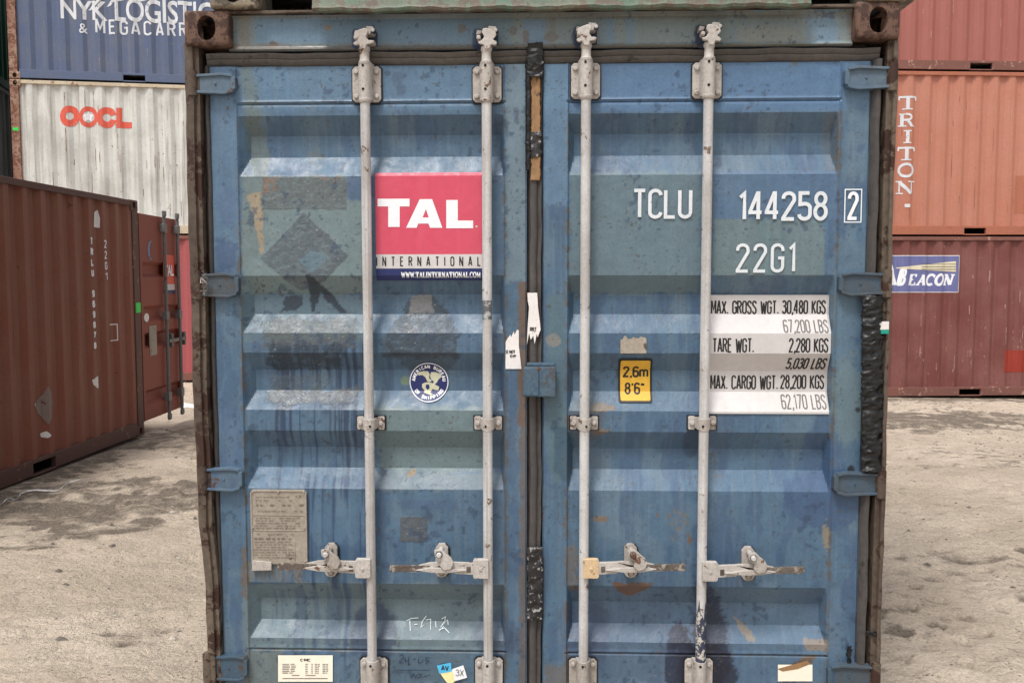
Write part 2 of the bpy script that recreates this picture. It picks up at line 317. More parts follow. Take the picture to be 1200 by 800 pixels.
# slab-serif capitals: thick stems, thin slabs
def _slab():
    g = {}; s = .55
    def sl(x, y, w=.3): return ([(x-w/2, y), (x+w/2, y)], s)
    g['T'] = ([([(.36, .0), (.36, 1)], 1.5), ([(0, 1), (.72, 1)], .9), ([(0.02, 1), (.02, .72)], .7), ([(.70, 1), (.70, .72)], .7), sl(.36, 0, .42)], .72)
    g['R'] = ([([(.14, 0), (.14, 1)], 1.5), ([(0, 1), (.4, 1)]+[], s), ([(.3, 1)]+arc(.36, .76, .2, .24, 90, -90)+[(.2, .52)], .9), ([(.36, .52), (.6, 0)], 1.3), sl(.14, 0, .38), sl(.64, 0, .2)], .72)
    g['I'] = ([([(.2, 0), (.2, 1)], 1.5), sl(.2, 0, .4), sl(.2, 1, .4)], .4)
    g['O'] = ([(arc(.36, .5, .33, .5, 0, 360, 25), 1.15)], .72)
    g['N'] = ([([(.12, 0), (.12, 1)], .7), ([(.1, 1), (.6, 0)], 1.4), ([(.62, 0), (.62, 1)], .7), sl(.12, 0, .3), sl(.08, 1, .28), sl(.62, 1, .3)], .74)
    g['B'] = ([([(.14, 0), (.14, 1)], 1.4), ([(0, 1), (.34, 1)]+arc(.36, .76, .18, .24, 90, -90)+[(.2, .52)], .8), ([(.3, .52)]+arc(.38, .26, .22, .26, 90, -90)+[(0, 0)], .9)], .66)
    g['E'] = ([([(.14, 0), (.14, 1)], 1.4), ([(0, 1), (.56, 1), (.56, .78)], s), ([(0, 0), (.6, 0), (.6, .24)], s), ([(.14, .52), (.4, .52)], s)], .62)
    g['A'] = ([([(.1, 0), (.38, 1)], .7), ([(.36, 1), (.62, 0)], 1.4), ([(.18, .3), (.52, .3)], s), sl(.1, 0, .26), sl(.62, 0, .3)], .74)
    g['C'] = ([(arc(.36, .5, .34, .5, 50, 310, 19), 1.1), ([(.6, .98), (.6, .7)], s)], .64)
    g['L'] = ([([(.14, 0), (.14, 1)], 1.4), sl(.14, 1, .34), ([(0, 0), (.56, 0), (.56, .28)], s)], .58)
    g['W'] = ([([(.08, 1), (.3, 0)], 1.3), ([(.3, 0), (.46, .9)], .7), ([(.46, .9), (.66, 0)], 1.3), ([(.66, 0), (.86, 1)], .7), sl(.08, 1, .24), sl(.86, 1, .24)], .94)
    g['M'] = ([([(.12, 0), (.12, 1)], .7), ([(.12, 1), (.42, .1)], 1.3), ([(.42, .1), (.72, 1)], .7), ([(.72, 0), (.72, 1)], 1.3), sl(.12, 0, .26), sl(.72, 0, .3)], .86)
    g['.'] = ([([(.06, 0), (.06, .12)], 1.2)], .12); g['-'] = ([([(.1, .1), (.5, .1)], 2.)], .6); return g
SLAB = _slab()
def font_text(txt, x0, z0, x1, z1, fat=0., spacing=1.):
    """the built-in typeface fitted into a box -> 2-d verts, faces"""
    cu = bpy.data.curves.new('t', 'FONT'); cu.body = txt; cu.offset = fat; cu.space_character = spacing; cu.resolution_u = 4
    o = bpy.data.objects.new('t', cu); COL.objects.link(o); dg = bpy.context.evaluated_depsgraph_get(); dg.update()
    me = bpy.data.meshes.new_from_object(o.evaluated_get(dg)); V = [(v.co.x, v.co.y) for v in me.vertices]; Fc = [tuple(p.vertices) for p in me.polygons]
    bpy.data.objects.remove(o); bpy.data.curves.remove(cu); bpy.data.meshes.remove(me)
    ax = min(v[0] for v in V); bx = max(v[0] for v in V); ay = min(v[1] for v in V); by = max(v[1] for v in V)
    return [(x0+(v[0]-ax)/(bx-ax)*(x1-x0), z0+(v[1]-ay)/(by-ay)*(z1-z0)) for v in V], Fc
def decal(name, layers, parent, breaks=(), axis='z', yf=lambda x, z: 0., label=None, step=.0007, off=.0012, xbreaks=()):
    """printed matter lying on a profiled sheet. layers = [(verts2d, faces, material)], each a hair above the one before"""
    bm = bmesh.new(); mats = []
    for k, (V, Fc, m) in enumerate(layers):
        if m not in mats: mats.append(m)
        vv = [bm.verts.new((a, k+(i_ % 60)*.011, b)) for i_, (a, b) in enumerate(V)]
        for f in Fc:
            p = [V[i] for i in f]; ar = sum(p[i][0]*p[(i+1) % len(p)][1]-p[(i+1) % len(p)][0]*p[i][1] for i in range(len(p)))
            if abs(ar) < 1e-10: continue
            try: nf = bm.faces.new([vv[i] for i in (f if ar > 0 else reversed(f))]); nf.material_index = mats.index(m)
            except ValueError: pass
    zs = [v.co.z for v in bm.verts]; xs = [v.co.x for v in bm.verts]
    lo, hi = (min(zs), max(zs)) if axis == 'z' else (min(xs), max(xs))
    for b in breaks:
        if lo+1e-4 < b < hi-1e-4:
            co = (0, 0, b) if axis == 'z' else (b, 0, 0); no = (0, 0, 1) if axis == 'z' else (1, 0, 0)
            bmesh.ops.bisect_plane(bm, geom=bm.verts[:]+bm.edges[:]+bm.faces[:], plane_co=co, plane_no=no, dist=1e-6)
    for b in xbreaks:
        bmesh.ops.bisect_plane(bm, geom=bm.verts[:]+bm.edges[:]+bm.faces[:], plane_co=(b, 0, 0), plane_no=(1, 0, 0), dist=1e-6)
    for v in bm.verts: v.co.y = yf(v.co.x, v.co.z)-off-step*v.co.y
    me = bpy.data.meshes.new(name); bm.to_mesh(me); bm.free()
    for m in mats: me.materials.append(m)
    return link(name, me, parent, label=label)
def rect(x0, z0, x1, z1, m): return ([(x0, z0), (x1, z0), (x1, z1), (x0, z1)], [(0, 1, 2, 3)], m)
def polyl(pts, m): return (pts, [tuple(range(len(pts)))], m)
def ell(x, z, rx, rz, m, n=40): return ([(x+rx*math.cos(2*PI*i/n), z+rz*math.sin(2*PI*i/n)) for i in range(n)], [tuple(range(n))], m)
def pxpoly(pts, y=0.): return [U(a, b, y) for a, b in pts]
def pxrect(u0, v0, u1, v1, m, y=0.):
    return ([U(u0, v1, y), U(u1, v1, y), U(u1, v0, y), U(u0, v0, y)], [(0, 1, 2, 3)], m)

# ---------------------------------------------------------------- ground
def gz(x, y):
    x = np.asarray(x, float); y = np.asarray(y, float)
    return -.014*np.clip(y, 0, 13)-.0016*np.clip(x, 0, 8)*np.clip(y, 0, 11)+0.
def ground():
    def axis(lo, hi, st, far):
        a = list(np.arange(lo, hi, st)); g = 1.; x = hi; 
        up = []; 
        while x < far: up.append(x); g *= 1.35; x += st*g
        dn = []; x = lo; g = 1.
        while x > -far: g *= 1.35; x -= st*g; dn.append(x)
        return np.array(dn[::-1]+a+up)
    xs = axis(-7.5, 9., .026, 600); ys = axis(-1.2, 14.5, .026, 600)
    X, Y = np.meshgrid(xs, ys)
    fade = sstep(40, 15, np.hypot(X, Y-5))
    r = X*.5+Y*.87; s = X*.87-Y*.5
    lump = (fbm(X*.9, Y*.9, 3)-.5)*.09+(fbm(X*4, Y*4, 4)-.5)*.045
    rid = (fbm(s*3.2, r*9.5, 3)-.5)*.05*sstep(.42, .6, fbm(X*.7+5, Y*.7, 2))
    dirty = sstep(.5, .62, fbm(X*.55+31, Y*.9+4, 4))
    lump += (fbm(X*11, Y*11, 3)-.5)*.03*(.4+dirty)
    # rows of short wheel-lug prints pressed into the dirt
    def tread(ang, p0, q0, msk):
        ca, sa = math.cos(ang), math.sin(ang); p = X*ca+Y*sa+.10*(fbm(X*2+q0, Y*2, 2)-.5); q_ = -X*sa+Y*ca; q_ = q_+.10*(fbm(X*1.5+p0, Y*1.5, 2)-.5)
        row = np.floor(q_/.17); ph = (row % 2)*.5; t = sstep(.25, .6, np.sin(2*PI*(p/.27+ph)))*sstep(.2, .6, np.sin(2*PI*q_/.17))*(fbm(X*2.3+9, Y*2.3, 2) > .42)
        return t*msk
    tm = sstep(.32, .5, fbm(X*.5+61, Y*.6+8, 3)+.22*sstep(1.2, 2., X))*(X > .8)
    lug = tread(-.42, 0, 0, tm)+tread(.3, 5, 2, sstep(.55, .62, fbm(X*.45+11, Y*.5+58, 3))*(X < -.8))
    lump += -.024*lug*(.5+fbm(X*5, Y*5, 2))
    churn = np.clip(sstep(1.1, .2, np.abs(Y-(8.3+.03*X)))*(X > 2)+sstep(.9, .2, np.abs(Y-(3.6+.12*(X+4))))*(X < -1.3)+.5*dirty, 0, 1)
    lump += churn*((fbm(X*7, Y*7, 4)-.5)*.07+.02*np.abs(fbm(X*22, Y*22, 2)-.5))
    Z = gz(X, Y)+(lump+rid)*fade*.9
    # under and beside the parked containers the dirt is packed level
    flat = np.maximum.reduce([sstep(.6, .1, np.abs(X)-1.22)*sstep(.6, .1, np.maximum(-Y, Y-6.1)), sstep(.25, .02, X+4.42)*sstep(7.2, 6.7, Y),
        sstep(.3, .0, 11.3+.087*(X-5.7)-Y)*(X > 3), sstep(.3, 0, 12.4+.2*(X+6.3)-Y)*(X < -3)])
    Z = Z*(1-flat)+(gz(X, Y)-.012)*flat
    far = sstep(30, 60, np.hypot(X, Y)); Z = Z*(1-far)+(-.3)*far
    ny, nx = X.shape; co = np.stack([X, Y, Z], -1).reshape(-1, 3)
    i = np.arange(ny-1)[:, None]*nx+np.arange(nx-1)[None]; q = np.stack([i, i+1, i+nx+1, i+nx], -1).reshape(-1, 4)
    me = bpy.data.meshes.new('ground'); me.vertices.add(len(co)); me.vertices.foreach_set('co', co.ravel().astype('f'))
    me.loops.add(q.size); me.loops.foreach_set('vertex_index', q.ravel().astype('i')); me.polygons.add(len(q))
    me.polygons.foreach_set('loop_start', (np.arange(len(q))*4).astype('i')); me.update(); me.validate()
    at = me.attributes.new('Damp', 'FLOAT', 'POINT')
    u, v = to_px(X, Y, Z*0)
    damp_shade = dirty*.75*fade
    # damp churned bands beside the containers
    nz = (fbm(X*1.3, Y*1.3, 4)-.5)
    band = sstep(1.5, .4, np.abs(Y-(8.3+.03*X))+nz*2.4)*(X > 1.5)*.95
    band2 = sstep(1.3, .3, np.abs(Y-(3.6+.12*(X+4)))+nz*2.8)*(X < -1.3)
    band3 = sstep(1.2, .2, np.abs(Y-6.7)+nz*2)*(X < -1.3)
    ctn = sstep(.9, .0, 11.3-Y+nz*.8)*(X > 3)*sstep(12.6, 11.6, Y)+sstep(.6, 0., X+4.4+nz*.5)*(X > -4.6)*(X < -3)*sstep(7, 6, Y)
    clod = sstep(.52, .66, fbm(X*7+3, Y*11, 4))
    damp_shade = np.clip(np.maximum.reduce([damp_shade*.45, band, band2*.85, band3*.8, ctn*.9])*sstep(.25, .6, fbm(X*3, Y*5, 4)+.12)*(.68+.5*clod)+lug*.42+clod*.22*sstep(.4, .6, fbm(X*.8, Y*.8+9, 3)), 0, 1)*sstep(9.3, 8.2, X)*sstep(-8, -7, X)*sstep(14.8, 13, Y)  # lug prints darkened here too: shade of their hollows painted in
    at.data.foreach_set('value', damp_shade.ravel().astype('f'))
    q = NT('packed_dirt'); a = q.n('ShaderNodeAttribute'); a.attribute_name = 'Damp'
    v0 = q.mapping(); n1 = q.noise(v0, 1.1, 6, .6); n2 = q.noise(v0, 9, 6, .7); n3 = q.noise(v0, 60, 5, .7)
    c = q.mix(q.ramp(n1, .35, .68), lin((216, 200, 182)), lin((194, 178, 160)))
    c = q.mix(q.ramp(n2, .42, .75, 0, .5), c, lin((172, 158, 143)))
    c = q.mix(.5, c, q.mix(q.ramp(n3, .3, .7), (.62, .62, .62), (1.25, 1.24, 1.22)), 'MULTIPLY')
    c = q.mix(q.ramp(q.noise(v0, 26, 4, .7), .60, .68, 0, .5), c, lin((124, 112, 100)))
    vo = q.n('ShaderNodeTexVoronoi'); vo.inputs['Scale'].default_value = 34; vo.inputs['Randomness'].default_value = 1; q.l(v0, vo.inputs['Vector'])
    pit = q.math('MULTIPLY', q.ramp(vo.outputs['Distance'], .10, .26, 1, 0), q.ramp(q.noise(v0, 7, 3, .6), .5, .62)); c = q.mix(q.math('MULTIPLY', pit, .55), c, lin((120, 108, 96)))
    dm = q.ramp(q.math('ADD', a.outputs['Fac'], q.math('MULTIPLY', q.math('SUBTRACT', n2, .5), .9)), .25, .75, 0, .85)
    c = q.mix(dm, c, q.mix(q.ramp(n3, .3, .7), lin((84, 76, 68)), lin((136, 124, 112))))
    n4 = q.noise(v0, 22, 5, .75, .5); q.bump(q.math('ADD', q.math('ADD', q.math('MULTIPLY', n2, 3), q.math('MULTIPLY', n4, .7)), q.math('SUBTRACT', q.math('MULTIPLY', n3, .6), q.math('MULTIPLY', pit, .5))), 1., .024); me.materials.append(q.done(c, .9, .2))
    me.polygons.foreach_set('use_smooth', [True]*len(me.polygons))
    o = bpy.data.objects.new('ground', me); COL.objects.link(o); o['kind'] = 'structure'
    # loose stones
    mb = MB(); k = 0
    while k < 7000:
        x = random.uniform(-7, 9); y = random.uniform(-1.1, 13)
        if (abs(x) < 1.3 and y > -.2 and y < 6.1) or (x < -4.3 and y < 7) or y > 11.1 and x > 3: continue
        d = float(fbm(np.array([x*.8+3.]), np.array([y*.8]), 3)[0])
        if d < random.uniform(.3, .62): continue
        ix = np.searchsorted(xs, x)-1; iy = np.searchsorted(ys, y)-1; z = float(Z[iy, ix]); r = random.choice([.005, .006, .007, .008, .01, .013, .02])*random.uniform(.7, 1.2)
        vs = []
        for (a, b, c) in ((1, 0, 0), (0, 1, 0), (-1, 0, 0), (0, -1, 0), (0, 0, 1), (0, 0, -.6)):
            j = random.uniform(.65, 1.25)*r; vs.append((x+a*j*1.2+random.uniform(-.3, .3)*r, y+b*j+random.uniform(-.3, .3)*r, z+c*j*.7))
        mb.mat(random.randint(0, 2)); mb.add(vs, [(0, 1, 4), (1, 2, 4), (2, 3, 4), (3, 0, 4), (1, 0, 5), (2, 1, 5), (3, 2, 5), (0, 3, 5)]); k += 1
    st = mb.build('loose_stones', [plain('pale_stone', (178, 170, 158), .9), plain('tan_stone', (146, 134, 118), .9), plain('dark_stone', (104, 97, 90), .9)])
    st['kind'] = 'stuff'; st['label'] = 'small loose stones and dirt clods scattered over the packed ground'
    st['category'] = 'stones'
    return xs, ys, Z
GX, GY, GZ = ground()
def gh(x, y): return float(GZ[np.searchsorted(GY, y)-1, np.searchsorted(GX, x)-1])

# ---------------------------------------------------------------- corner castings (hollow, with their lifting holes)
def capsule_cut(axis, c, w, h, depth=.2, n=20):
    mb = MB(); r = w/2; st = h/2-r; pts = [(r*math.cos(PI*i/n), st+r*math.sin(PI*i/n)) for i in range(n+1)]+[(-r*math.cos(PI*i/n), -st-r*math.sin(PI*i/n)) for i in range(n+1)]
    mb.prism(pts, -depth/2, depth/2); m = mb.build('cutter', M['black'])
    if axis == 'x': m.rotation_euler = (0, 0, PI/2)
    if axis == 'z': m.rotation_euler = (PI/2, 0, 0)
    m.location = c; return m
def make_casting_mesh(name, mat, sx):
    """casting 162 wide (x), 178 deep (y), 118 high (z); front face y=0; sx=+1 when the outer side is +x"""
    mb = MB(); mb.box(-.081, .081, 0, .178, 0, .118); o = mb.build(name, mat, bevel=.011, seg=3); apply_mods(o)
    cuts = [capsule_cut('y', (0, 0, .059), .064, .082), capsule_cut('x', (sx*.081, .089, .059), .064, .082), capsule_cut('z', (0, .089, .118), .064, .1)]
    b = MB(); b.box(-.058, .058, .024, .154, .022, .096); cuts.insert(0, b.build('cutter', M['black']))
    for c in cuts:
        md = o.modifiers.new('b', 'BOOLEAN'); md.operation = 'DIFFERENCE'; md.object = c; md.solver = 'EXACT'
    apply_mods(o); me = o.data; bpy.data.objects.remove(o)
    for c in cuts: bpy.data.objects.remove(c)
    me.materials.clear(); me.materials.append(mat); me.polygons.foreach_set('material_index', [0]*len(me.polygons))
    me.polygons.foreach_set('use_smooth', [True]*len(me.polygons)); me.set_sharp_from_angle(angle=math.radians(35)); me.name = name
    return me
CAST_L = make_casting_mesh('corner_casting', M['casting'], -1); CAST_R = make_casting_mesh('corner_casting', M['casting'], 1)
def place_casting(me, loc, parent, sz=(1, 1, 1), mat=None, label=None):
    if mat is not None:
        me = me.copy(); me.materials.clear(); me.materials.append(mat)
    o = bpy.data.objects.new('corner_casting', me); COL.objects.link(o); o.parent = parent; o.location = loc; o.scale = sz
    if label: o['label'] = label
    return o

# ---------------------------------------------------------------- THE FRONT CONTAINER
FC = empty('shipping_container', 'weathered blue container with closed double doors and off-white locking bars, nearest the viewer', 'shipping container')
BZ = [ (136, 160, 185, 207), (323, 345, 368, 390), (413, 433, 457, 480), (504, 523, 547, 572), (682, 700, 725, 747)]
DEP = .042
TR = [(UZ(300, a), UZ(300, b, DEP), UZ(300, c, DEP), UZ(300, d)) for a, b, c, d in BZ]
BREAKS = sorted(z for t in TR for z in t); Z_TOPSEAM = 2.269; Z_BOTSEAM = .331
def trough(z):
    d = np.zeros_like(z)
    for a, b, c, e in TR:
        d = np.maximum(d, DEP*np.clip(np.minimum((a-z)/(a-b), (z-e)/(c-e)), 0, 1))
    return d
PANEL = {'L': (-1.042, -.111), 'R': (.105, 1.027)}; ENDW = {'L': (.030, .014), 'R': (.018, .012)}
def panel_y(x, z):
    x = np.asarray(x, float); z = np.asarray(z, float); out = np.zeros(np.broadcast(x, z).shape)
    for k, (a, b) in PANEL.items():
        ea, eb = ENDW[k]; e = np.minimum(np.clip(x-a-.004, 0, 1)*DEP/ea, np.clip(b-x-.004, 0, 1)*DEP/eb)
        out = np.where((x > a) & (x < b), np.minimum(trough(z+0*x), e), out)
    return out
def pyf(x, z): return float(panel_y(x, z))
XBR = [a+.004 for a, _ in PANEL.values()]+[b-.004 for _, b in PANEL.values()]+[a+.004+ENDW[k][0] for k, (a, _) in PANEL.items()]+[b-.004-ENDW[k][1] for k, (_, b) in PANEL.items()]

# colour zones authored on the sheet itself
def mask_box(u, v, g):
    a, b, c, d = g; return np.minimum(np.minimum(u-a, c-u), np.minimum(v-b, d-v))
def mask_ell(u, v, g):
    a, b, c, d = g; return (1-np.hypot((u-a)/c, (v-b)/d))*min(c, d)
def mask_poly(u, v, g):
    ins = np.zeros(u.shape, bool); dist = np.full(u.shape, 1e9); n = len(g)
    for i in range(n):
        (x0, y0), (x1, y1) = g[i], g[(i+1) % n]
        if y0 != y1:
            cond = ((y0 > v) != (y1 > v)) & (u < (x1-x0)*(v-y0)/(y1-y0)+x0); ins ^= cond
        L = (x1-x0)**2+(y1-y0)**2; t = np.clip(((u-x0)*(x1-x0)+(v-y0)*(y1-y0))/L, 0, 1)
        dist = np.minimum(dist, np.hypot(u-x0-t*(x1-x0), v-y0-t*(y1-y0)))
    return np.where(ins, dist, -dist)
MK = {'b': mask_box, 'e': mask_ell, 'p': mask_poly}
# kind, geometry, colour, opacity, softness, edge noise, texture ('', 'v' drips, 's' specks, 'g' grain with painted glints)
ZONES = [
 # upper flat sheets and frames
 ('b', (250, 60, 1020, 128), (100, 140, 174), .6, 10, 4, ''), ('b', (665, 60, 990, 130), (86, 126, 168), .8, 4, 2, ''),
 ('b', (250, 60, 283, 300), (98, 134, 166), .5, 8, 4, ''), ('b', (592, 60, 618, 330), (124, 146, 156), .65, 5, 8, ''), ('b', (636, 75, 666, 240), (104, 144, 176), .55, 5, 6, ''),
 ('b', (285, 74, 400, 122), (100, 134, 160), .5, 8, 6, 'v'), ('p', [(283, 75), (296, 80), (304, 120), (310, 170), (316, 215), (296, 215), (286, 160)], (112, 124, 108), .55, 5, 6, ''),
 # grey-green worn areas
 ('p', [(284, 206), (426, 206), (426, 345), (284, 345)], (122, 144, 146), .9, 3, 4, ''), ('b', (406, 206, 440, 234), (74, 106, 146), .8, 4, 5, ''),
 ('b', (284, 345, 428, 400), (104, 128, 136), .6, 8, 8, ''),
 ('p', [(282, 205), (310, 205), (312, 226), (306, 300), (284, 300)], (104, 124, 124), .5, 5, 5, ''),
 ('p', [(289, 228), (305, 224), (308, 252), (309, 295), (305, 300), (300, 270), (296, 250)], (172, 152, 122), .85, 1.5, 3, ''),
 ('e', (264, 300, 14, 22), (66, 94, 134), .8, 4, 6, ''), ('e', (268, 240, 14, 24), (82, 112, 150), .6, 3, 8, ''), ('b', (250, 480, 282, 560), (78, 112, 152), .5, 6, 8, ''),
 ('b', (668, 202, 822, 345), (106, 132, 142), .85, 4, 6, ''), ('b', (836, 200, 985, 256), (88, 122, 158), .6, 4, 2, ''), ('b', (836, 257, 966, 323), (116, 138, 140), .75, 3, 2, ''),
 ('e', (905, 290, 26, 40), (92, 124, 134), .5, 2, 6, 'v'),
 ('b', (440, 478, 566, 556), (120, 142, 142), .75, 6, 7, ''), ('b', (440, 556, 590, 574), (134, 146, 146), .5, 4, 4, ''),
 ('b', (284, 684, 592, 762), (112, 134, 140), .8, 4, 5, ''), ('b', (286, 762, 330, 800), (118, 130, 126), .8, 4, 4, ''), ('b', (440, 762, 550, 800), (84, 112, 130), .7, 6, 8, ''),
 ('b', (668, 430, 700, 560), (92, 120, 146), .5, 5, 8, ''), ('e', (990, 360, 22, 90), (96, 128, 150), .6, 6, 10, ''), ('e', (994, 470, 20, 50), (112, 136, 140), .6, 6, 8, ''),
 ('b', (690, 690, 985, 762), (96, 124, 150), .5, 6, 6, ''), ('b', (668, 763, 985, 800), (92, 124, 150), .4, 6, 6, ''),
 ('p', [(640, 345), (662, 345), (662, 560), (650, 566), (640, 540)], (88, 120, 132), .75, 3, 3, ''), ('p', [(648, 500), (672, 500), (672, 555), (662, 566), (650, 552)], (60, 94, 116), .8, 2, 3, ''),
 # darker repaint and grime
 ('e', (968, 585, 48, 36), (62, 94, 134), .75, 5, 10, ''), ('e', (960, 560, 22, 50), (66, 98, 138), .5, 6, 10, ''), ('e', (832, 760, 22, 70), (32, 40, 66), .88, 9, 8, ''), ('e', (797, 778, 18, 44), (28, 34, 58), .95, 2.5, 4, ''), ('e', (832, 795, 30, 40), (30, 35, 56), .85, 6, 8, ''), ('e', (820, 720, 10, 40), (44, 52, 80), .6, 5, 5, 'v'), ('e', (812, 520, 11, 18), (56, 78, 106), .8, 2, 2, ''),
 ('b', (690, 715, 790, 800), (66, 84, 114), .35, 12, 12, ''), ('e', (436, 745, 26, 34), (52, 70, 104), .7, 6, 6, ''), ('e', (584, 745, 28, 26), (66, 84, 116), .6, 6, 6, ''), ('e', (690, 745, 26, 40), (66, 84, 116), .6, 6, 8, ''),
 ('e', (465, 92, 7, 12), (82, 110, 140), .8, 1, 3, ''), ('e', (470, 106, 6, 7), (82, 110, 140), .8, 1, 3, ''), ('e', (598, 85, 10, 12), (92, 118, 142), .6, 2, 3, ''), ('e', (605, 131, 4, 6), (86, 108, 128), .8, 1, 1, ''),
 ('e', (560, 50, 14, 18), (60, 80, 120), .6, 3, 4, ''), ('e', (868, 480, 10, 12), (66, 92, 124), .6, 2, 2, ''), ('b', (470, 586, 536, 597), (76, 106, 140), .8, 1.5, .6, ''),
 ('b', (356, 560, 428, 690), (46, 76, 114), .9, 4, 5, 'v'), ('b', (320, 400, 428, 575), (44, 68, 100), .9, 8, 6, 'v'), ('b', (316, 690, 430, 760), (62, 92, 126), .5, 6, 6, 'v'), ('b', (395, 600, 430, 800), (50, 80, 124), .6, 6, 5, 'v'),
 ('b', (440, 345, 590, 460), (74, 98, 124), .35, 8, 10, 'v'), ('b', (572, 130, 592, 760), (84, 112, 140), .4, 5, 4, ''),
 # sticker scars
 ('b', (307, 207, 406, 245), (100, 108, 112), .85, 1.2, 1, 'g'), ('b', (307, 206, 325, 225), (148, 112, 80), .7, 2, 5, 's'), ('b', (366, 204, 396, 212), (150, 120, 92), .6, 2, 4, 's'),
 ('p', [(356, 248), (409, 299), (378, 330), (350, 341), (304, 302)], (92, 104, 114), .88, 1.5, 1.5, 'g'), ('p', [(366, 292), (386, 302), (366, 320), (350, 305)], (106, 140, 158), .6, 3, 3, ''),
 ('p', [(358, 322), (368, 324), (402, 366), (396, 368), (372, 344), (364, 366), (360, 366)], (30, 44, 62), .85, 1.5, 3, ''), ('p', [(330, 346), (350, 346), (352, 356), (334, 368), (325, 366)], (34, 46, 60), .8, 2, 4, ''),
 ('b', (306, 374, 416, 408), (92, 98, 100), .8, 5, 8, 'g'), ('b', (314, 404, 400, 432), (42, 60, 76), .85, 6, 8, 'g'), ('b', (308, 458, 416, 474), (100, 104, 104), .75, 4, 6, 'g'), ('b', (315, 440, 380, 458), (92, 104, 110), .5, 5, 6, 'g'),
 ('p', [(478, 346), (508, 346), (540, 392), (534, 418), (448, 418), (446, 398), (470, 370)], (62, 76, 90), .9, 4, 6, 'g'), ('p', [(479, 346), (504, 346), (506, 366), (478, 368)], (140, 140, 142), .8, 1.2, 2, ''),
 ('p', [(454, 412), (546, 412), (520, 440), (480, 436)], (44, 54, 66), .55, 5, 6, ''), ('e', (473, 448, 6, 5), (118, 140, 104), .8, 2, 2, ''),
 ('b', (469, 605, 501, 635), (92, 98, 104), .95, 1, 1.2, 'g'), ('e', (648, 398, 9, 8), (140, 140, 134), .85, 1, 2, ''), ('b', (288, 658, 360, 682), (128, 124, 112), .7, 4, 5, 'v'),
 # rust, chips, bare metal
 ('b', (607, 330, 618, 500), (118, 92, 70), .85, 1.2, 3, ''), ('b', (609, 500, 618, 800), (112, 96, 84), .7, 1.2, 4, ''),
 ('p', [(718, 683), (765, 683), (760, 690), (748, 697), (738, 701), (726, 694)], (116, 84, 64), .95, 1.2, 2.5, ''), ('e', (704, 608, 9, 3.5), (134, 112, 88), .9, 1, 3, ''), ('e', (808, 632, 4, 8), (124, 92, 66), .85, 1, 3, ''), ('e', (776, 604, 9, 3), (124, 100, 80), .7, 1, 3, 's'),
 ('e', (796, 614, 14, 20), (122, 116, 98), .55, 3, 8, 's'), ('e', (968, 628, 4, 16), (150, 136, 108), .8, 1, 4, ''), ('b', (945, 750, 970, 762), (150, 136, 122), .9, 1.5, 3.5, ''), ('p', [(914, 784), (945, 768), (958, 766), (952, 776), (930, 784)], (120, 98, 78), .9, 1.2, 2, ''),
 ('p', [(862, 728), (870, 730), (882, 744), (884, 752), (876, 750), (866, 738)], (152, 136, 112), .8, 1.2, 3, ''), ('e', (703, 478, 14, 5), (140, 116, 84), .8, 1.5, 3, ''), ('e', (704, 505, 13, 4), (136, 114, 84), .8, 1.5, 3, ''), ('e', (676, 690, 12, 5), (112, 96, 80), .8, 1.5, 4, ''),
 ('e', (482, 556, 6, 4), (150, 126, 88), .85, 1, 3, ''), ('e', (366, 185, 8, 14), (120, 118, 92), .6, 2, 6, 's'), ('e', (1005, 480, 3, 3), (40, 36, 34), .8, 1, 1, ''), ('e', (997, 551, 4, 5), (34, 30, 34), .9, 1, 2, ''),
 ('b', (664, 640, 676, 692), (122, 108, 92), .6, 2, 6, ''), ('b', (283, 642, 290, 700), (112, 100, 90), .8, 1.5, 4, ''), ('b', (968, 130, 986, 200), (122, 122, 118), .35, 4, 5, ''), ('e', (932, 72, 5, 8), (120, 104, 84), .7, 2, 3, 'v'),
 ('e', (840, 560, 8, 8), (126, 110, 86), .4, 2, 4, 's'), ('b', (640, 780, 668, 800), (118, 104, 90), .6, 2, 6, ''), ('e', (688, 490, 22, 26), (100, 96, 88), .35, 5, 6, ''),
 # header
]
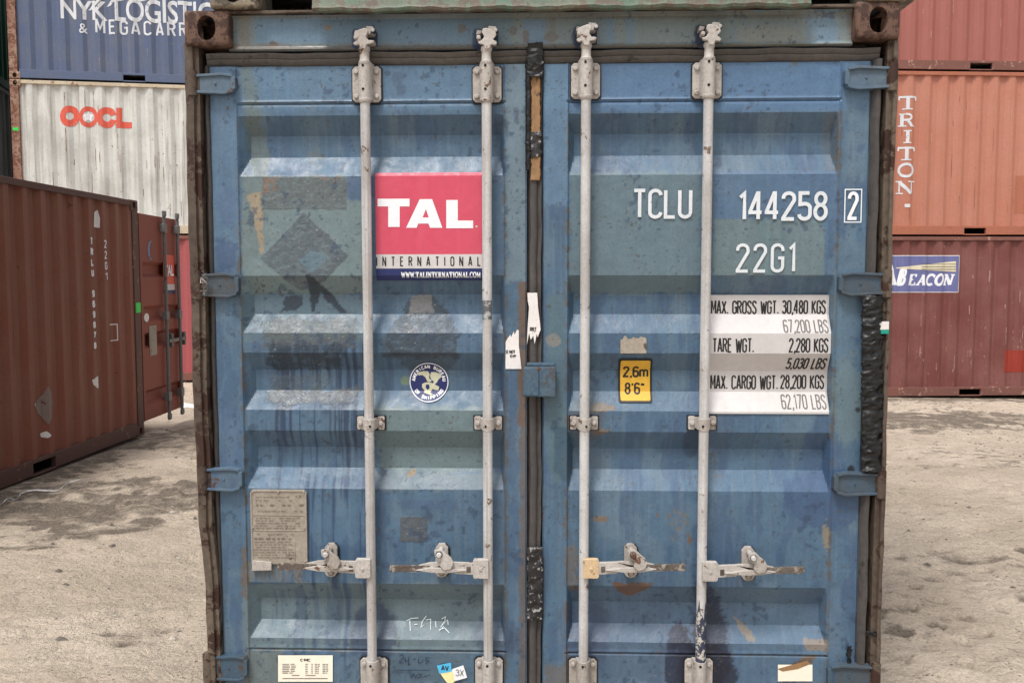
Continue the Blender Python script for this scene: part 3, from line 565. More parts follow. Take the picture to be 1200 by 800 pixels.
HZONES = [('b', (270, 14, 1010, 62), (112, 140, 152), .8, 2, 4, ''), ('b', (272, 16, 300, 58), (132, 126, 112), .6, 5, 6, 'v'), ('b', (600, 12, 1010, 60), (132, 146, 144), .75, 12, 10, ''),
 ('b', (300, 18, 560, 52), (104, 140, 170), .7, 8, 8, ''), ('b', (612, 22, 640, 52), (110, 148, 184), .7, 3, 4, ''), ('b', (700, 20, 750, 52), (106, 144, 178), .7, 5, 8, 'v'), ('b', (835, 20, 880, 50), (106, 142, 172), .6, 5, 8, 'v'), ('b', (945, 16, 980, 50), (112, 146, 172), .8, 5, 6, ''),
 ('e', (321, 53, 6, 6), (104, 84, 72), .9, 1, 3, ''), ('e', (385, 33, 4, 3), (140, 120, 88), .7, 1, 2, ''), ('e', (541, 34, 5, 5), (112, 112, 108), .85, 1, 2, ''), ('e', (602, 36, 5, 5), (112, 112, 108), .85, 1, 2, ''), ('e', (616, 42, 4, 9), (120, 112, 108), .85, 1, 2, ''), ('e', (646, 43, 10, 6), (120, 112, 106), .85, 1, 3, ''),
 ('b', (640, 18, 652, 48), (120, 124, 124), .5, 1, 2, 'v'), ('b', (270, 52, 1010, 66), (122, 110, 96), .75, 3, 3, ''), ('b', (270, 14, 1010, 22), (118, 116, 108), .55, 3, 3, ''), ('e', (288, 36, 5, 26), (128, 118, 100), .7, 2, 3, ''),
 ('e', (418, 46, 6, 12), (40, 62, 112), .9, 1.5, 1.5, ''), ('e', (560, 46, 7, 13), (42, 64, 108), .9, 1.5, 1.5, ''), ('e', (676, 43, 6, 13), (52, 74, 104), .9, 1.5, 1.5, ''), ('e', (820, 42, 7, 13), (40, 58, 92), .9, 1.5, 1.5, ''), ('e', (905, 44, 40, 12), (150, 146, 130), .4, 5, 6, ''), ('b', (980, 12, 1000, 60), (130, 122, 108), .7, 3, 4, 'v')]
def shade_zones(X, Z, zones, base, Yv=0.):
    u, v = to_px(X, Yv+0*X, Z); u = u.ravel(); v = v.ravel(); C = np.tile(np.array(lin(base)), (u.size, 1)); AL = np.ones(u.size)
    nA = fbm(u*.09, v*.09, 4)-.5; nB = fbm(u*.35+40, v*.35, 3)-.5; nC = fbm(u*.02+5, v*.03, 3)
    C *= (1+.28*(nC-.5))[:, None]
    pale = np.array(lin((124, 144, 154))); m = sstep(.52, .72, fbm(u*.03+70, v*.02+3, 4))*.28; C = C*(1-m[:, None])+pale*m[:, None]
    deep = np.array(lin((62, 92, 132))); m = sstep(.58, .62, fbm(u*.06+170, v*.02+13, 4))*.45; C = C*(1-m[:, None])+deep*m[:, None]
    dr = sstep(.56, .66, fbm(u*.28+7, v*.010+2, 3)+.15*(fbm(u*.03, v*.03, 2)-.5))*.16; C = C*(1-dr[:, None])+np.array(lin((58, 84, 112)))*dr[:, None]
    dl = sstep(.60, .68, fbm(u*.33+77, v*.012+32, 3))*.12; C = C*(1-dl[:, None])+np.array(lin((140, 156, 164)))*dl[:, None]
    if zones is ZONES:                                    # grime and rust that start at the welds
        Xr, Zr = X.ravel(), Z.ravel(); e = np.full(u.size, 9.)
        for pa_, pb_ in PANEL.values(): e = np.minimum(e, np.minimum(np.abs(Xr-pa_), np.abs(Xr-pb_)))
        inside = (Xr > -1.05) & (Xr < 1.03) & ~((Xr > -.11) & (Xr < .1))
        for zz in (Z_TOPSEAM, Z_BOTSEAM): e = np.where(inside, np.minimum(e, np.abs(Zr-zz)), e)
        m = sstep(.010, .001, e+.012*(fbm(u*.18, v*.18, 3)-.5)*2)*sstep(.42, .6, fbm(u*.06+3, v*.06, 3)+.1)*.75; C = C*(1-m[:, None])+np.array(lin((104, 92, 78)))*m[:, None]
    for kind, g, col, op, soft, en, tx in zones:
        if kind == 'b': bb = g
        elif kind == 'e': bb = (g[0]-g[2], g[1]-g[3], g[0]+g[2], g[1]+g[3])
        else: bb = (min(p[0] for p in g), min(p[1] for p in g), max(p[0] for p in g), max(p[1] for p in g))
        pad = soft+en+3; sel = np.where((u > bb[0]-pad) & (u < bb[2]+pad) & (v > bb[1]-pad) & (v < bb[3]+pad))[0]
        if not len(sel): continue
        us, vs = u[sel], v[sel]; d = MK[kind](us, vs, g)+en*2*(nA[sel]*.9+nB[sel]*.6)
        m = sstep(-soft/2, soft/2, d)*op
        if tx == 'v': m *= sstep(.42, .58, fbm(us*.22, vs*.008+3, 3)+.12*(fbm(us*.5, vs*.02, 2)-.5)-.0009*(vs-bb[1]))
        if tx == 's': m *= sstep(.5, .62, fbm(us*.3, vs*.3, 3))
        c = np.tile(np.array(lin(col)), (len(sel), 1))
        if tx == 'g':
            g1 = fbm(us*.5+9, vs*.9, 4); c *= (.8+.4*g1)[:, None]; hi = sstep(.79, .83, g1)*.5; c = c*(1-hi[:, None])+.55*hi[:, None]  # bright glints of the film painted into the colour
            m *= .65+.35*sstep(.35, .5, fbm(us*.2, vs*.25, 3)); AL[sel] = np.minimum(AL[sel], 1-np.clip(m/op, 0, 1))
        C[sel] = C[sel]*(1-m[:, None])+c*m[:, None]
    # scattered small chips and scabs
    ch = fbm(u*.42+11, v*.42+4, 3)+.25*(fbm(u*.05+90, v*.05, 2)-.5); m = sstep(.80, .83, ch)*.8
    C = C*(1-m[:, None])+np.array(lin((88, 74, 62)))*m[:, None]
    ch = fbm(u*.16+51, v*.16+14, 3)+.55*(fbm(u*.02+190, v*.02, 2)-.5); m = sstep(.80, .825, ch)*.6
    C = C*(1-m[:, None])+np.array(lin((52, 76, 104)))*m[:, None]
    lum = C@np.array([.2126, .7152, .0722]); C = (C*.87+lum[:, None]*.13)*.79
    return np.concatenate([C, AL[:, None]], 1)
def skin(name, xs, zs, yfun, zones, base, mat, parent, label=None):
    X, Z = np.meshgrid(xs, zs); Y = yfun(X, Z); nz, nx = X.shape
    Y = Y+(fbm(X*9, Z*9, 3)-.5)*.003+(fbm(X*28+3, Z*28, 2)-.5)*.0008
    co = np.stack([X, Y, Z], -1).reshape(-1, 3); i = np.arange(nz-1)[:, None]*nx+np.arange(nx-1)[None]
    q = np.stack([i, i+1, i+nx+1, i+nx], -1).reshape(-1, 4)
    me = bpy.data.meshes.new(name); me.vertices.add(len(co)); me.vertices.foreach_set('co', co.ravel().astype('f'))
    me.loops.add(q.size); me.loops.foreach_set('vertex_index', q.ravel().astype('i')); me.polygons.add(len(q))
    me.polygons.foreach_set('loop_start', (np.arange(len(q))*4).astype('i')); me.update(); me.validate()
    C = shade_zones(X, Z, zones, base); at = me.attributes.new('Col', 'FLOAT_COLOR', 'POINT')
    at.data.foreach_set('color', C.ravel().astype('f'))
    me.materials.append(mat); return link(name, me, parent, smooth=22, label=label)
def lines(lo, hi, st, must):
    a = list(np.arange(lo, hi, st))+[hi]; must = [m for m in must if lo < m < hi]
    a = [x for x in a if all(abs(x-m) > st*.45 for m in must)]+list(must); return np.array(sorted(a))

DOORS = {}
def make_door(side):
    x0, x1 = (UX(250, 300), UX(617.5, 300)) if side == 'L' else (UX(636, 300), UX(1016, 300))
    pa, pb = PANEL[side]; zt = UZ(600, 74); zb = .17
    d = bpy.data.objects.new('door', None); COL.objects.link(d); d.parent = FC
    d['label'] = 'left door leaf carrying the red company sticker and round seal' if side == 'L' else 'right door leaf carrying the white serial number and weight panel'
    def yf(X, Z):
        Y = panel_y(X, Z)
        ins = np.minimum(X-pa, pb-X)
        Y = Y+np.where(ins > 0, .003, 0)-.0035*np.exp(-(ins/.0045)**2)*(Z < zt)                      # weld bead round the sheet
        for zz in (Z_TOPSEAM, Z_BOTSEAM): Y = Y+np.where(ins > -.002, .006*np.exp(-((Z-zz)/.0035)**2)-.003*np.exp(-((Z-zz-.008)/.004)**2), 0)
        edge = np.minimum(np.minimum(X-x0, x1-X), np.minimum(zt-Z, 9)); return Y+np.where(edge < .004, (.004-edge)*2, 0)
    xs = lines(x0, x1, .0044, [pa, pb, pa+.004, pb-.004, pa+.004+ENDW[side][0], pb-.004-ENDW[side][1], x0+.002, x1-.002])
    zs = lines(zb, zt, .0044, BREAKS+[Z_TOPSEAM, Z_BOTSEAM, Z_TOPSEAM+.004, Z_TOPSEAM-.004, Z_BOTSEAM+.004, Z_BOTSEAM-.004])
    skin('door_panel', xs, zs, yf, ZONES, (80, 116, 145), M['door_paint'], d)
    b = MB(); b.box(x0, x1, .055, .07, zb, zt); b.box(x0, x0+.004, .005, .055, zb, zt); b.box(x1-.004, x1, .005, .055, zb, zt); b.box(x0, x1, .005, .055, zb, zb+.004)
    b.build('door_frame', M['blue'], d); DOORS[side] = d
    return x0, x1, zt
LX0, LX1, DZT = make_door('L'); RX0, RX1, _ = make_door('R')

# header with lip, sill, frame
HX0, HX1 = -1.06, 1.06; HZ0, HZ1 = UZ(600, 58), UZ(600, 16.5)
def header_y(X, Z):
    e = (HZ1-Z); return np.where(e < .01, -.012*(1-e/.01), 0)-.010*np.exp(-((Z-HZ0-.006)/.006)**2)
skin('door_header', lines(HX0, HX1, .0044, []), lines(HZ0, HZ1, .0044, [HZ0+.006]), header_y, HZONES, (104, 138, 162), M['header'], FC)
b = MB(); b.box(HX0, HX1, .012, .12, HZ0+.001, HZ1-.001); b.build('header_beam', M['blue'], FC)
b = MB(); pr = []
for i in range(41):
    x = HX0+(HX1-HX0)*i/40; zz = HZ1+.002+.002*math.sin(i*1.7); pr.append((x, zz))
b.prism(pr+[(HX1, HZ1+.012), (HX0, HZ1+.012)], -.03, .1); b.build('rain_lip', M['post'], FC, bevel=.002)
# gasket across the top, in two ridges
def strip(name, x0, x1, z0, z1, prof, mat, parent, horiz=False, n=80, wob=.0015, seed=0, label=None):
    """long rubber or steel profile with a slightly wavy run; prof = [(t, y)] across"""
    b = MB(); m = len(prof); vs = []
    for i in range(n+1):
        s = i/n; w1 = wob*math.sin(s*31+seed)+wob*.7*math.sin(s*83+seed*3)
        for t, y in prof:
            if horiz: vs.append((x0+(x1-x0)*s, y, z0+(z1-z0)*t+w1))
            else: vs.append((x0+(x1-x0)*t+w1, y, z0+(z1-z0)*s))
    fs = [(i*m+k, (i+1)*m+k, (i+1)*m+k+1, i*m+k+1) for i in range(n) for k in range(m-1)]
    if not horiz: fs = [tuple(reversed(f)) for f in fs]
    b.add(vs, fs); return b.build(name, mat, parent, smooth=50, label=label)
RIDGE = [(0, .03), (.03, .002), (.2, -.006), (.46, -.009), (.5, -.006), (.56, -.010), (.9, -.014), (.98, .004), (1, .03)]
strip('door_gasket', UX(243, 66), UX(1030, 66), UZ(600, 75.5), UZ(600, 59.5), RIDGE, M['rubberh'], FC, horiz=True, n=120)
b = MB(); b.box(-1.12, 1.12, .035, .1, 2.30, 2.46); b.build('gasket_channel', M['rubberd'], FC)
VPROF = [(0, .04), (.02, .008), (.12, .001), (.3, -.001), (.36, .014), (.5, .012), (.56, -.002), (.8, -.012), (.95, -.006), (1, .03)]
strip('door_gasket', UX(237, 300), UX(250.5, 300), .17, DZT, [(t, y+.006) for t, y in VPROF], M['rubber'], DOORS['L'], seed=1)
strip('door_gasket', UX(1036, 300), UX(1015, 300), .17, DZT, [(0, .04), (.02, .01), (.2, .012), (.26, .026), (.34, .026), (.4, .0), (.55, -.018), (.75, -.02), (.92, -.008), (1, .02)], M['rubber'], DOORS['R'], seed=2)
for a_, c_ in ((-1.195, -1.03), (1.03, 1.195)): b = MB(); b.box(a_, c_, .065, .09, .17, 2.50); b.build('jamb', M['rubberd'], FC)
strip('centre_gasket', UX(617.5, 300), UX(636, 300), .17, DZT-.003, [(0, .03), (.06, .022), (.16, .02), (.2, -.004), (.4, -.008), (.6, -.004), (.66, .004), (.9, -.006), (1, .02)], M['rubber'], DOORS['R'], seed=3)
# corner posts
def post(side):
    b = MB(); n = 90
    for part in range(2):
        vs = []
        for i in range(n+1):
            z = .118+(2.47-.118)*i/n; v = to_px(-1.2, -.03, z)[1]; w = .0015*math.sin(z*9)+.001*math.sin(z*37)
            if side < 0:
                dent = .024*float(sstep(600, 690, np.array(v)))+.006*float(sstep(440, 560, np.array(v)))
                xa = UX(221.5, 300, -.03)-.0+w+dent*.9; xb = UX(238, 300, -.03)+w*.5+dent*.75; xm = xa+.62*(xb-xa)
            else:
                xa = UX(1046, 300, -.03)+w; xb = UX(1034, 300, -.03)+w*.5; xm = xa+.45*(xb-xa)
            y0 = -.03
            prof = [(xa, .16), (xa, y0+.004), (xa+(xb-xa)*.12, y0-.002), (xm, y0-.003), (xm+(xb-xa)*.05, y0+.009), (xb, y0+.006), (xb, .05)]
            vs += [(p, q, z) for p, q in prof]
        m = 7
        if part == 0:
            fs = [(i*m+k, i*m+k+1, (i+1)*m+k+1, (i+1)*m+k) for i in range(n) for k in range(m-1)]
            if side > 0: fs = [tuple(reversed(f)) for f in fs]
            b.add(vs, fs)
    return b.build('corner_post', M['post'], FC, smooth=35)
post(-1); post(1)
# castings of the front container
cy = -.045
xl = UX(215, 30, cy); xr = UX(1055.5, 30, cy)
zl0, zr0 = UZ(241, 53.5, cy), UZ(1030, 45, cy)
place_casting(CAST_L, (xl+.078, cy, zl0), FC, (.96, 1, 1)); place_casting(CAST_R, (xr-.073, cy, zr0), FC, (.9, 1, 1.03))
place_casting(CAST_L, (-1.219+.081, cy, 0), FC); place_casting(CAST_R, (1.219-.081, cy, 0), FC)
for sx, me in ((-1.138, CAST_L), (1.138, CAST_R)):
    for z in (0, 2.473): place_casting(me, (sx, 5.9, z), FC)
# sill, sides, roof, floor, rear
b = MB(); b.box(-1.057, 1.057, -.01, .1, .02, .16); b.build('door_sill', M['blue'], FC, bevel=.006)
PITCH = .278
def corr_profile(x, d=.036):
    p = x % PITCH
    if p < .072: return 0.
    if p < .140: return d*(p-.072)/.068
    if p < .212: return d
    return d*(1-(p-.212)/.066)
def corr_breaks(x0, x1):
    out = []; k = math.floor(x0/PITCH)
    while k*PITCH < x1:
        for t in (0, .072, .140, .212): out.append(k*PITCH+t)
        k += 1
    return [x for x in out if x0 < x < x1]
def corr_sheet(mb, x0, x1, y, z0, z1, flip=False, swap=False, rows=1, sgn=1):
    xs = [x0]+corr_breaks(x0, x1)+[x1]; vs = []; n = len(xs)
    for r in range(rows+1):
        z = z0+(z1-z0)*r/rows
        for x in xs:
            yy = y+sgn*corr_profile(x); vs.append((yy, x, z) if swap else (x, yy, z))
    fs = [(r*n+i, r*n+i+1, (r+1)*n+i+1, (r+1)*n+i) for r in range(rows) for i in range(n-1)]
    if flip: fs = [tuple(reversed(f)) for f in fs]
    mb.add(vs, fs)
for s in (-1, 1):
    mb = MB(); corr_sheet(mb, .16, 5.9, s*1.2, .15, 2.53, swap=True, flip=(s < 0), sgn=-s); mb.build('side_wall', M['blue'], FC)
    b = MB(); b.box(s*1.165, s*1.205, .13, 5.9, 2.52, 2.585); b.build('top_rail', M['blue'], FC); b = MB(); b.box(s*1.165, s*1.205, .13, 5.9, .02, .16); b.build('bottom_rail', M['blue'], FC)
b = MB(); b.box(-1.17, 1.17, .02, 6.0, 2.57, 2.582); b.build('roof', M['blue'], FC)
b = MB(); b.box(-1.17, 1.17, .1, 6.0, .12, .15); b.build('floor', M['post'], FC); b = MB(); b.box(-1.19, 1.19, 5.98, 6.03, .02, 2.58); b.build('end_wall', M['blue'], FC)

# hinges
def hinge(side, uc, vt, vb, v0t, v0b, kind):
    s = side; y = -.022
    if s < 0: uo, ui = 229, uc
    else: uo, ui = 1040, uc
    zt, zb = UZ(ui, vt, y), UZ(ui, vb, y); xo, xi = UX(uo, 300, y), UX(ui, (vt+vb)/2, y); L = xi-xo; h = zt-zb
    out = [(xo, zb+.004), (xo+L*.35, zb+.001), (xo+L*.75, zb-.002), (xi-L*.06, zb+h*.08), (xi, zb+h*.25), (xi, zb+h*.8), (xi-L*.06, zt-h*.06), (xo+L*.7, zt+.001), (xo+L*.3, zt-.002), (xo, zt-.004)]
    mb = MB(); mb.prism(out, y, .002)
    def lip(idx, dz):
        pts = [out[i] for i in idx]; n = len(pts)
        inner = [(a, z+dz) for a, z in pts]; mb.prism(pts+inner[::-1], y-.006-(.003 if s > 0 else 0), y+.004)
    lip([0, 1, 2, 3], .009); lip([9, 8, 7, 6], -.009)
    mb.prism([(xi-L*.10, zb+h*.12), (xi, zb+h*.25), (xi, zb+h*.8), (xi-L*.1, zt-h*.1)], y-.005, y+.003)
    mb.cyl((xo+L*.55, y-.004, (zt+zb)/2), (xo+L*.55, y+.01, (zt+zb)/2), .004, n=8)
    o = mb.build('hinge', [M['blue'] if kind else M['hingeworn']], DOORS['L' if s < 0 else 'R'], bevel=.004, seg=2)
    xk = UX(230 if s < 0 else 1041, 300, -.03); b = MB(); b.cyl((xk, -.022, zb-.006), (xk, -.022, zt+.006), .0175, n=14)
    b.cyl((xk, -.022, zt+.006), (xk, -.022, zt+.011), .013, n=14); b.cyl((xk, -.022, zb-.011), (xk, -.022, zb-.006), .013, n=14)
    b.build('hinge_pin', M['post'], DOORS['L' if s < 0 else 'R'], smooth=40)
M['hingeworn'] = weathered('hinge_worn_paint', (66, 88, 106), (80, 78, 74), rust=(84, 66, 56), streak=.7, chips=.62, mott=.8, seed=31, sc=2.2, rough=.5, streak_sc=30, fine=.3)
for ui, vt, vb, k in ((276, 86, 110, 1), (280, 320, 348, 0), (284, 548, 575, 1), (290, 768, 797, 0)): hinge(-1, ui, vt, vb, 0, 0, k)
for ui, vt, vb, k in ((990, 78, 105, 1), (983, 319, 346, 0), (977, 553, 580, 0), (970, 778, 806, 0)): hinge(1, ui, vt, vb, 0, 0, k)

# locking bars
BY = -.040; BR = .0168
def bolt(mb, x, y, z, r=.0085, h=.009, n=12):
    mb.cyl((x, y, z), (x, y-h*.75, z), r, n=n); mb.cyl((x, y-h*.75, z), (x, y-h, z), r, r*.7, n=n)
def px_off(u, v, pts, y, fx=1):                           # outline given in photograph pixels round (u,v)
    x0, z0 = U(u, v, y); k = (y+DD)/F_PX*1.01
    return [(x0+fx*a*k, z0-b*k) for a, b in pts]
def locking_bar(u, vtop, side, hub, catch, end, dv, var):
    D = DOORS[side]; x = UX(u, 300, BY); fx = -1 if side == 'L' else 1
    xb = x
    z_low = .16; zc = UZ(u, 74+dv, BY)
    mb = MB(); mb.cyl((x, BY, z_low), (x, BY, zc), BR, n=28); 
    mb.build('locking_bar', M['bar'], D, smooth=40)
    # cam head and collar
    mb = MB(); k = (BY+DD)/F_PX
    zt = UZ(u, 56+dv, BY)
    mb.lathe([(zc-.004, .0195), (zc+.006, .0205), (zc+.012, .0165), (zt-.012, .0162), (zt-.006, .0195), (zt+.004, .0185), (zt+.008, .015)], (x, BY), 20)
    pts = [(-10, 12), (-12, 9), (-7, 5), (-11, 1), (-10, -4), (-5, -6), (1, -8), (5, -7), (6, -3), (3, 2), (6, 6), (11, 7), (10, 10), (4, 11), (3, 16), (-3, 16), (-5, 11)]
    if var % 2: pts = [(-p[0]+1, p[1]) for p in pts]
    mb.prism([(x+a*k, UZ(u, 42+dv, BY)-b_*k) for a, b_ in pts], BY-.022, BY+.012, back=[(x+a*k*.8, UZ(u, 42+dv, BY)-b_*k*.85) for a, b_ in pts])
    mb.cyl((x-8.5*k, BY-.026, UZ(u, 45+dv, BY)), (x-8.5*k, BY+.01, UZ(u, 45+dv, BY)), .0075, n=10)
    mb.build('cam_head', M['bracket'], D, bevel=.003, smooth=35)
    mb = MB(); kx = x+4*k; kz = UZ(u, 44+dv, BY)
    for dx, dz, wx, wz, yy in ((6, -8, 9, 10, -.052), (7, 5, 8, 6, -.046), (-9, -7, 6, 6, -.038)):
        mb.prism([(x+(dx-wx/2)*k, kz+(-dz-wz/2)*k), (x+(dx+wx/2)*k, kz+(-dz-wz/2+1.5)*k), (x+(dx+wx/2+1)*k, kz+(-dz+wz/2-1)*k), (x+(dx-wx/2+1)*k, kz+(-dz+wz/2)*k)], yy, .0)
    mb.cyl((x+11*k, -.06, kz+7.5*k), (x+11*k, -.02, kz+7.5*k), .0065, n=10)
    mb.build('cam_keeper', M['bracket'], FC, bevel=.0025)
    b = MB(); b.prism([(x+a*k, kz+c*k) for a, c in ((-13, -8), (-9, -13), (8, -13), (13, -6), (13, 9), (7, 13), (-8, 13), (-13, 8))], -.006, .002); b.build('keeper_backing', M['bluedark'], FC, bevel=.002)
    b = MB(); b.prism([(x+a*k, kz+c*k) for a, c in ((8, 4), (14, 6), (13.5, 9), (9, 9))], -.058, -.03); b.build('keeper_lug', M['bluedark'], FC, bevel=.002)
    # bearing brackets top and bottom
    def bearing(v0, v1, shade):
        z0, z1 = UZ(u, v1, -.01), UZ(u, v0, -.01); w_ = 16.8*k; c = .010
        oct_ = lambda e: [(x-w_-e, z0+c-e), (x-w_+c-e, z0-e), (x+w_-c+e, z0-e), (x+w_+e, z0+c-e), (x+w_+e, z1-c+e), (x+w_-c+e, z1+e), (x-w_+c-e, z1+e), (x-w_-e, z1-c+e)]
        b = MB(); b.prism(oct_(.004), -.003, .004); b.build('bracket_seal', M['seal'], D)
        b = MB(); b.prism(oct_(0), -.010, .001)
        hs = []
        for i in range(13):
            a = PI*i/12; hs.append((x-.0235*math.cos(a), BY+.012-.0235*math.sin(a)*1.3))
        prof = [(x-.026, -.008)]+hs+[(x+.026, -.008)]; n = len(prof)
        za, zb_ = z0+.003, z1+.006
        vs = [(p, q, za) for p, q in prof]+[(p, q, zb_) for p, q in prof]
        b.add(vs, [(i, i+1, i+1+n, i+n) for i in range(n-1)]+[tuple(range(n-1, -1, -1)), tuple(range(n, 2*n))])
        b.lathe([(za-.012, .019), (za-.006, .0225), (za+.002, .0225)], (x, BY), 20)
        for bx in (-12*k, 12*k):
            for bz in (z0+6.5*k, z1-6.5*k): bolt(b, x+bx, -.010, bz)
        b.build('bar_bracket', M['bracket'], D, bevel=.002, smooth=40)
        b = MB()
        yh = BY+.012-.0235*1.3-.0012
        for zz in (z1-2.5*k, z0+12*k): b = MB(); b.cyl((x-1*k, yh+.004, zz), (x-1*k, yh, zz), .0046, n=12); b.build('grease_hole', M['black'], D)  # proud black disc, the dark of a hole put into its colour
    bearing(77+dv, 119+dv, 0); bearing(771-dv*.2, 815, 1)
    # guide strap half way up
    zc2 = UZ(u, 496, -.02); b = MB()
    for sgn in (-1, 1):
        b.prism([(x+sgn*9*k, zc2-8*k), (x+sgn*16*k, zc2-8*k), (x+sgn*16.5*k, zc2-6*k), (x+sgn*16.5*k, zc2+7*k), (x+sgn*15*k, zc2+8*k), (x+sgn*9*k, zc2+8*k)], -.012, .001); bolt(b, x+sgn*12.3*k, -.012, zc2)
    prof = [(x-.031, -.004), (x-.028, -.016)]+[(x-.024*math.cos(PI*i/10), BY+.010-.028*math.sin(PI*i/10)) for i in range(11)]+[(x+.028, -.016), (x+.031, -.004)]; n = len(prof)
    vs = [(p, q, zc2-9*k+.012*abs(p-x)/.03) for p, q in prof]+[(p, q, zc2+7*k) for p, q in prof]
    b.add(vs, [(i, i+1, i+1+n, i+n) for i in range(n-1)]+[tuple(range(n-1, -1, -1)), tuple(range(n, 2*n))]); b.build('guide_strap', M['bracket'], D, bevel=.0015, smooth=40)
    b = MB(); b.prism([(x+a*k, zc2+c*k) for a, c in ((-18, -9), (18, -9), (18, 9), (-18, 9))], -.0022, .0004); b.build('strap_seal', M['seal'], D)
    b = MB(); b.cyl((x+2*k*(-1)**var, BY-.016, zc2-1.5*k), (x+2*k*(-1)**var, BY-.0195, zc2-1.5*k), .0042, n=12); b.build('grease_hole', M['black'], D)  # black disc painted as the shaded depth of a hole
    # handle hub, lever, catch
    hv = 665.5+(3.5 if var == 3 else 0)+(.5 if var == 1 else 0); hz = UZ(u, hv, -.06)
    P = lambda pts, yv=-.06: [(x+fx*a*k, hz-c*k) for a, c in pts]
    b = MB(); b.prism(P([(-1, -11.5), (16, -11.5), (17.5, -9.5), (17.5, 9.5), (16, 11.5), (-1, 11.5)]), -.068, -.045); bolt(b, x+fx*8.5*k, -.068, hz, .006, .004); 
    b.build('handle_hub', M['hubworn'] if var == 2 else M['bracket'], D, bevel=.003)
    b = MB()
    tilt = (-.5, .6, -2.5, -3.)[var]
    def lv(pts): return P([(a, c+tilt*(a-17)/100+(-1 if var == 0 else 0)) for a, c in pts])
    b.mat(0).prism(lv([(16, -7.5), (38, -8), (catch-14, -8.5), (catch+12, -7.5), (catch+26, -4), (end-48, -3.8), (end-48, 3), (catch+26, 3.2), (catch+6, 1.5), (catch-14, 3), (38, 6), (16, 7)]), -.066, -.054)
    b.mat(0).prism(lv([(catch-32, .5), (catch-8, -2), (catch+12, -2.5), (catch+28, .5), (catch+10, 3.5), (catch-10, 3.8)]), -.078, -.064)
    b.mat(1).prism(lv([(end-48.2, -3.5), (end-2, -4), (end, -3), (end, 3), (end-2, 4), (end-48.2, 2.8)]), -.067, -.0545)
    b.mat(1).prism(lv([(20, -3), (25, -3), (25, 4.5), (20, 4.5)]), -.0672, -.055)
    b.build('handle_lever', [M['bracket'], M['grip']], D, bevel=.0022)
    # retainer
    b = MB(); rp = [(catch-8, -20), (catch-4, -25), (catch+3, -25), (catch+7, -20), (catch+7.5, 11), (catch+5, 15), (catch, 16.5), (catch-5, 15), (catch-8, 11)]
    b.prism(P(rp), -.016, .001); bolt(b, x+fx*catch*k, -.016, hz+19*k, .0095, .02); bolt(b, x+fx*catch*k, -.016, hz-10.5*k, .0085, .008)
    b.box(x+fx*catch*k-.014, x+fx*catch*k+.014, -.054, -.014, hz-6*k, hz-1*k)
    b.build('handle_retainer', M['bracket'], D, bevel=.0015)
    b = MB(); b.prism([(q[0]+.003, q[1]-.002) for q in P([(a*1.0+(-1 if a < catch else 1), c) for a, c in rp])], -.003, .0006); b.build('retainer_seal', M['seal'], D)  # dark copy of the retainer outline behind it, moved right and down
    b = MB(); cp = [(catch-6, -24), (catch+3, -25), (catch+9, -19), (catch+14, -15), (catch+17, -9), (catch+14, -2), (catch+6, 0), (catch+1, -5), (catch+2, -11), (catch-5, -17)]
    if side == 'L': cp = [(2*catch-a, c) for a, c in cp]
    b.prism(P(cp), -.084, -.070); b.cyl((x+fx*catch*k, -.084, hz+19*k), (x+fx*catch*k, -.012, hz+19*k), .006, n=10); bolt(b, x+fx*catch*k, -.084, hz+19*k, .0085, .008)
    b.build('handle_catch', M['bracket'], D, bevel=.0015)
    b = MB(); b.cyl((x+fx*catch*k, -.0855, hz+19*k), (x+fx*catch*k, -.083, hz+19*k), .0125, n=16); b.build('washer', M['grip'], D)
    b = MB(); bolt(b, x+fx*catch*k, -.0855, hz+19*k, .0092, .009, 6 if var == 2 else 14); b.build('catch_bolt', M['boltrust'] if var == 2 else M['bar'], D)
    b = MB(); b.cyl((x+fx*catch*k+.0, -.0180, hz-10.5*k), (x+fx*catch*k, -.0158, hz-10.5*k), .0115, n=16); b.build('washer', M['grip'], D)
M['hubworn'] = weathered('yellowed_hub', (222, 200, 168), (200, 170, 130), rust=(120, 84, 60), streak=.3, chips=.62, mott=.8, seed=41, sc=2, rough=.5)
locking_bar(430.2, 0, 'L', 0, 51, 111, 1, 0); locking_bar(570.8, 0, 'L', 0, 57, 117, 1, 1)
locking_bar(685.8, 0, 'R', 0, 57, 119, -3, 2); locking_bar(827.6, 0, 'R', 0, 57, 118, -3.5, 3)
# dark paint smear low on the last bar
b = MB(); xx = UX(827.6, 300, BY)
def ring_patch(mb, x, z0, z1, r, a0, a1, n=16, m=24, ragged=.02, seed=0):
    vs = []
    for j in range(m+1):
        for i in range(n+1):
            a = math.radians(a0+(a1-a0)*i/n); top = z1+ragged*(float(vnoise(np.array([i*.6+seed]), np.array([3.]))[0])-.5)
            z = z0+(top-z0)*j/m; vs.append((x+r*math.cos(a), BY+r*math.sin(a), z))
    mb.add(vs, [(j*(n+1)+i, j*(n+1)+i+1, (j+1)*(n+1)+i+1, (j+1)*(n+1)+i) for j in range(m) for i in range(n)])
ring_patch(b, xx, .30, UZ(826, 712, BY), BR+.0008, 180, 360, ragged=.09)
M['smear'] = weathered('navy_grime', (52, 58, 82), (84, 84, 92), rust=(190, 186, 178), streak=.6, chips=.52, mott=.7, seed=51, sc=3, rough=.5, streak_sc=60, fine=.4)
b.build('grime_smear', M['smear'], DOORS['R'], smooth=40)
# printed sleeve on second bar
b = MB(); ring_patch(b, UX(570.8, 300, BY), UZ(570, 374, BY), UZ(570, 352, BY), BR+.0006, 200, 340, ragged=.0); b.build('bar_sticker', M['residue'], DOORS['L'], smooth=40)

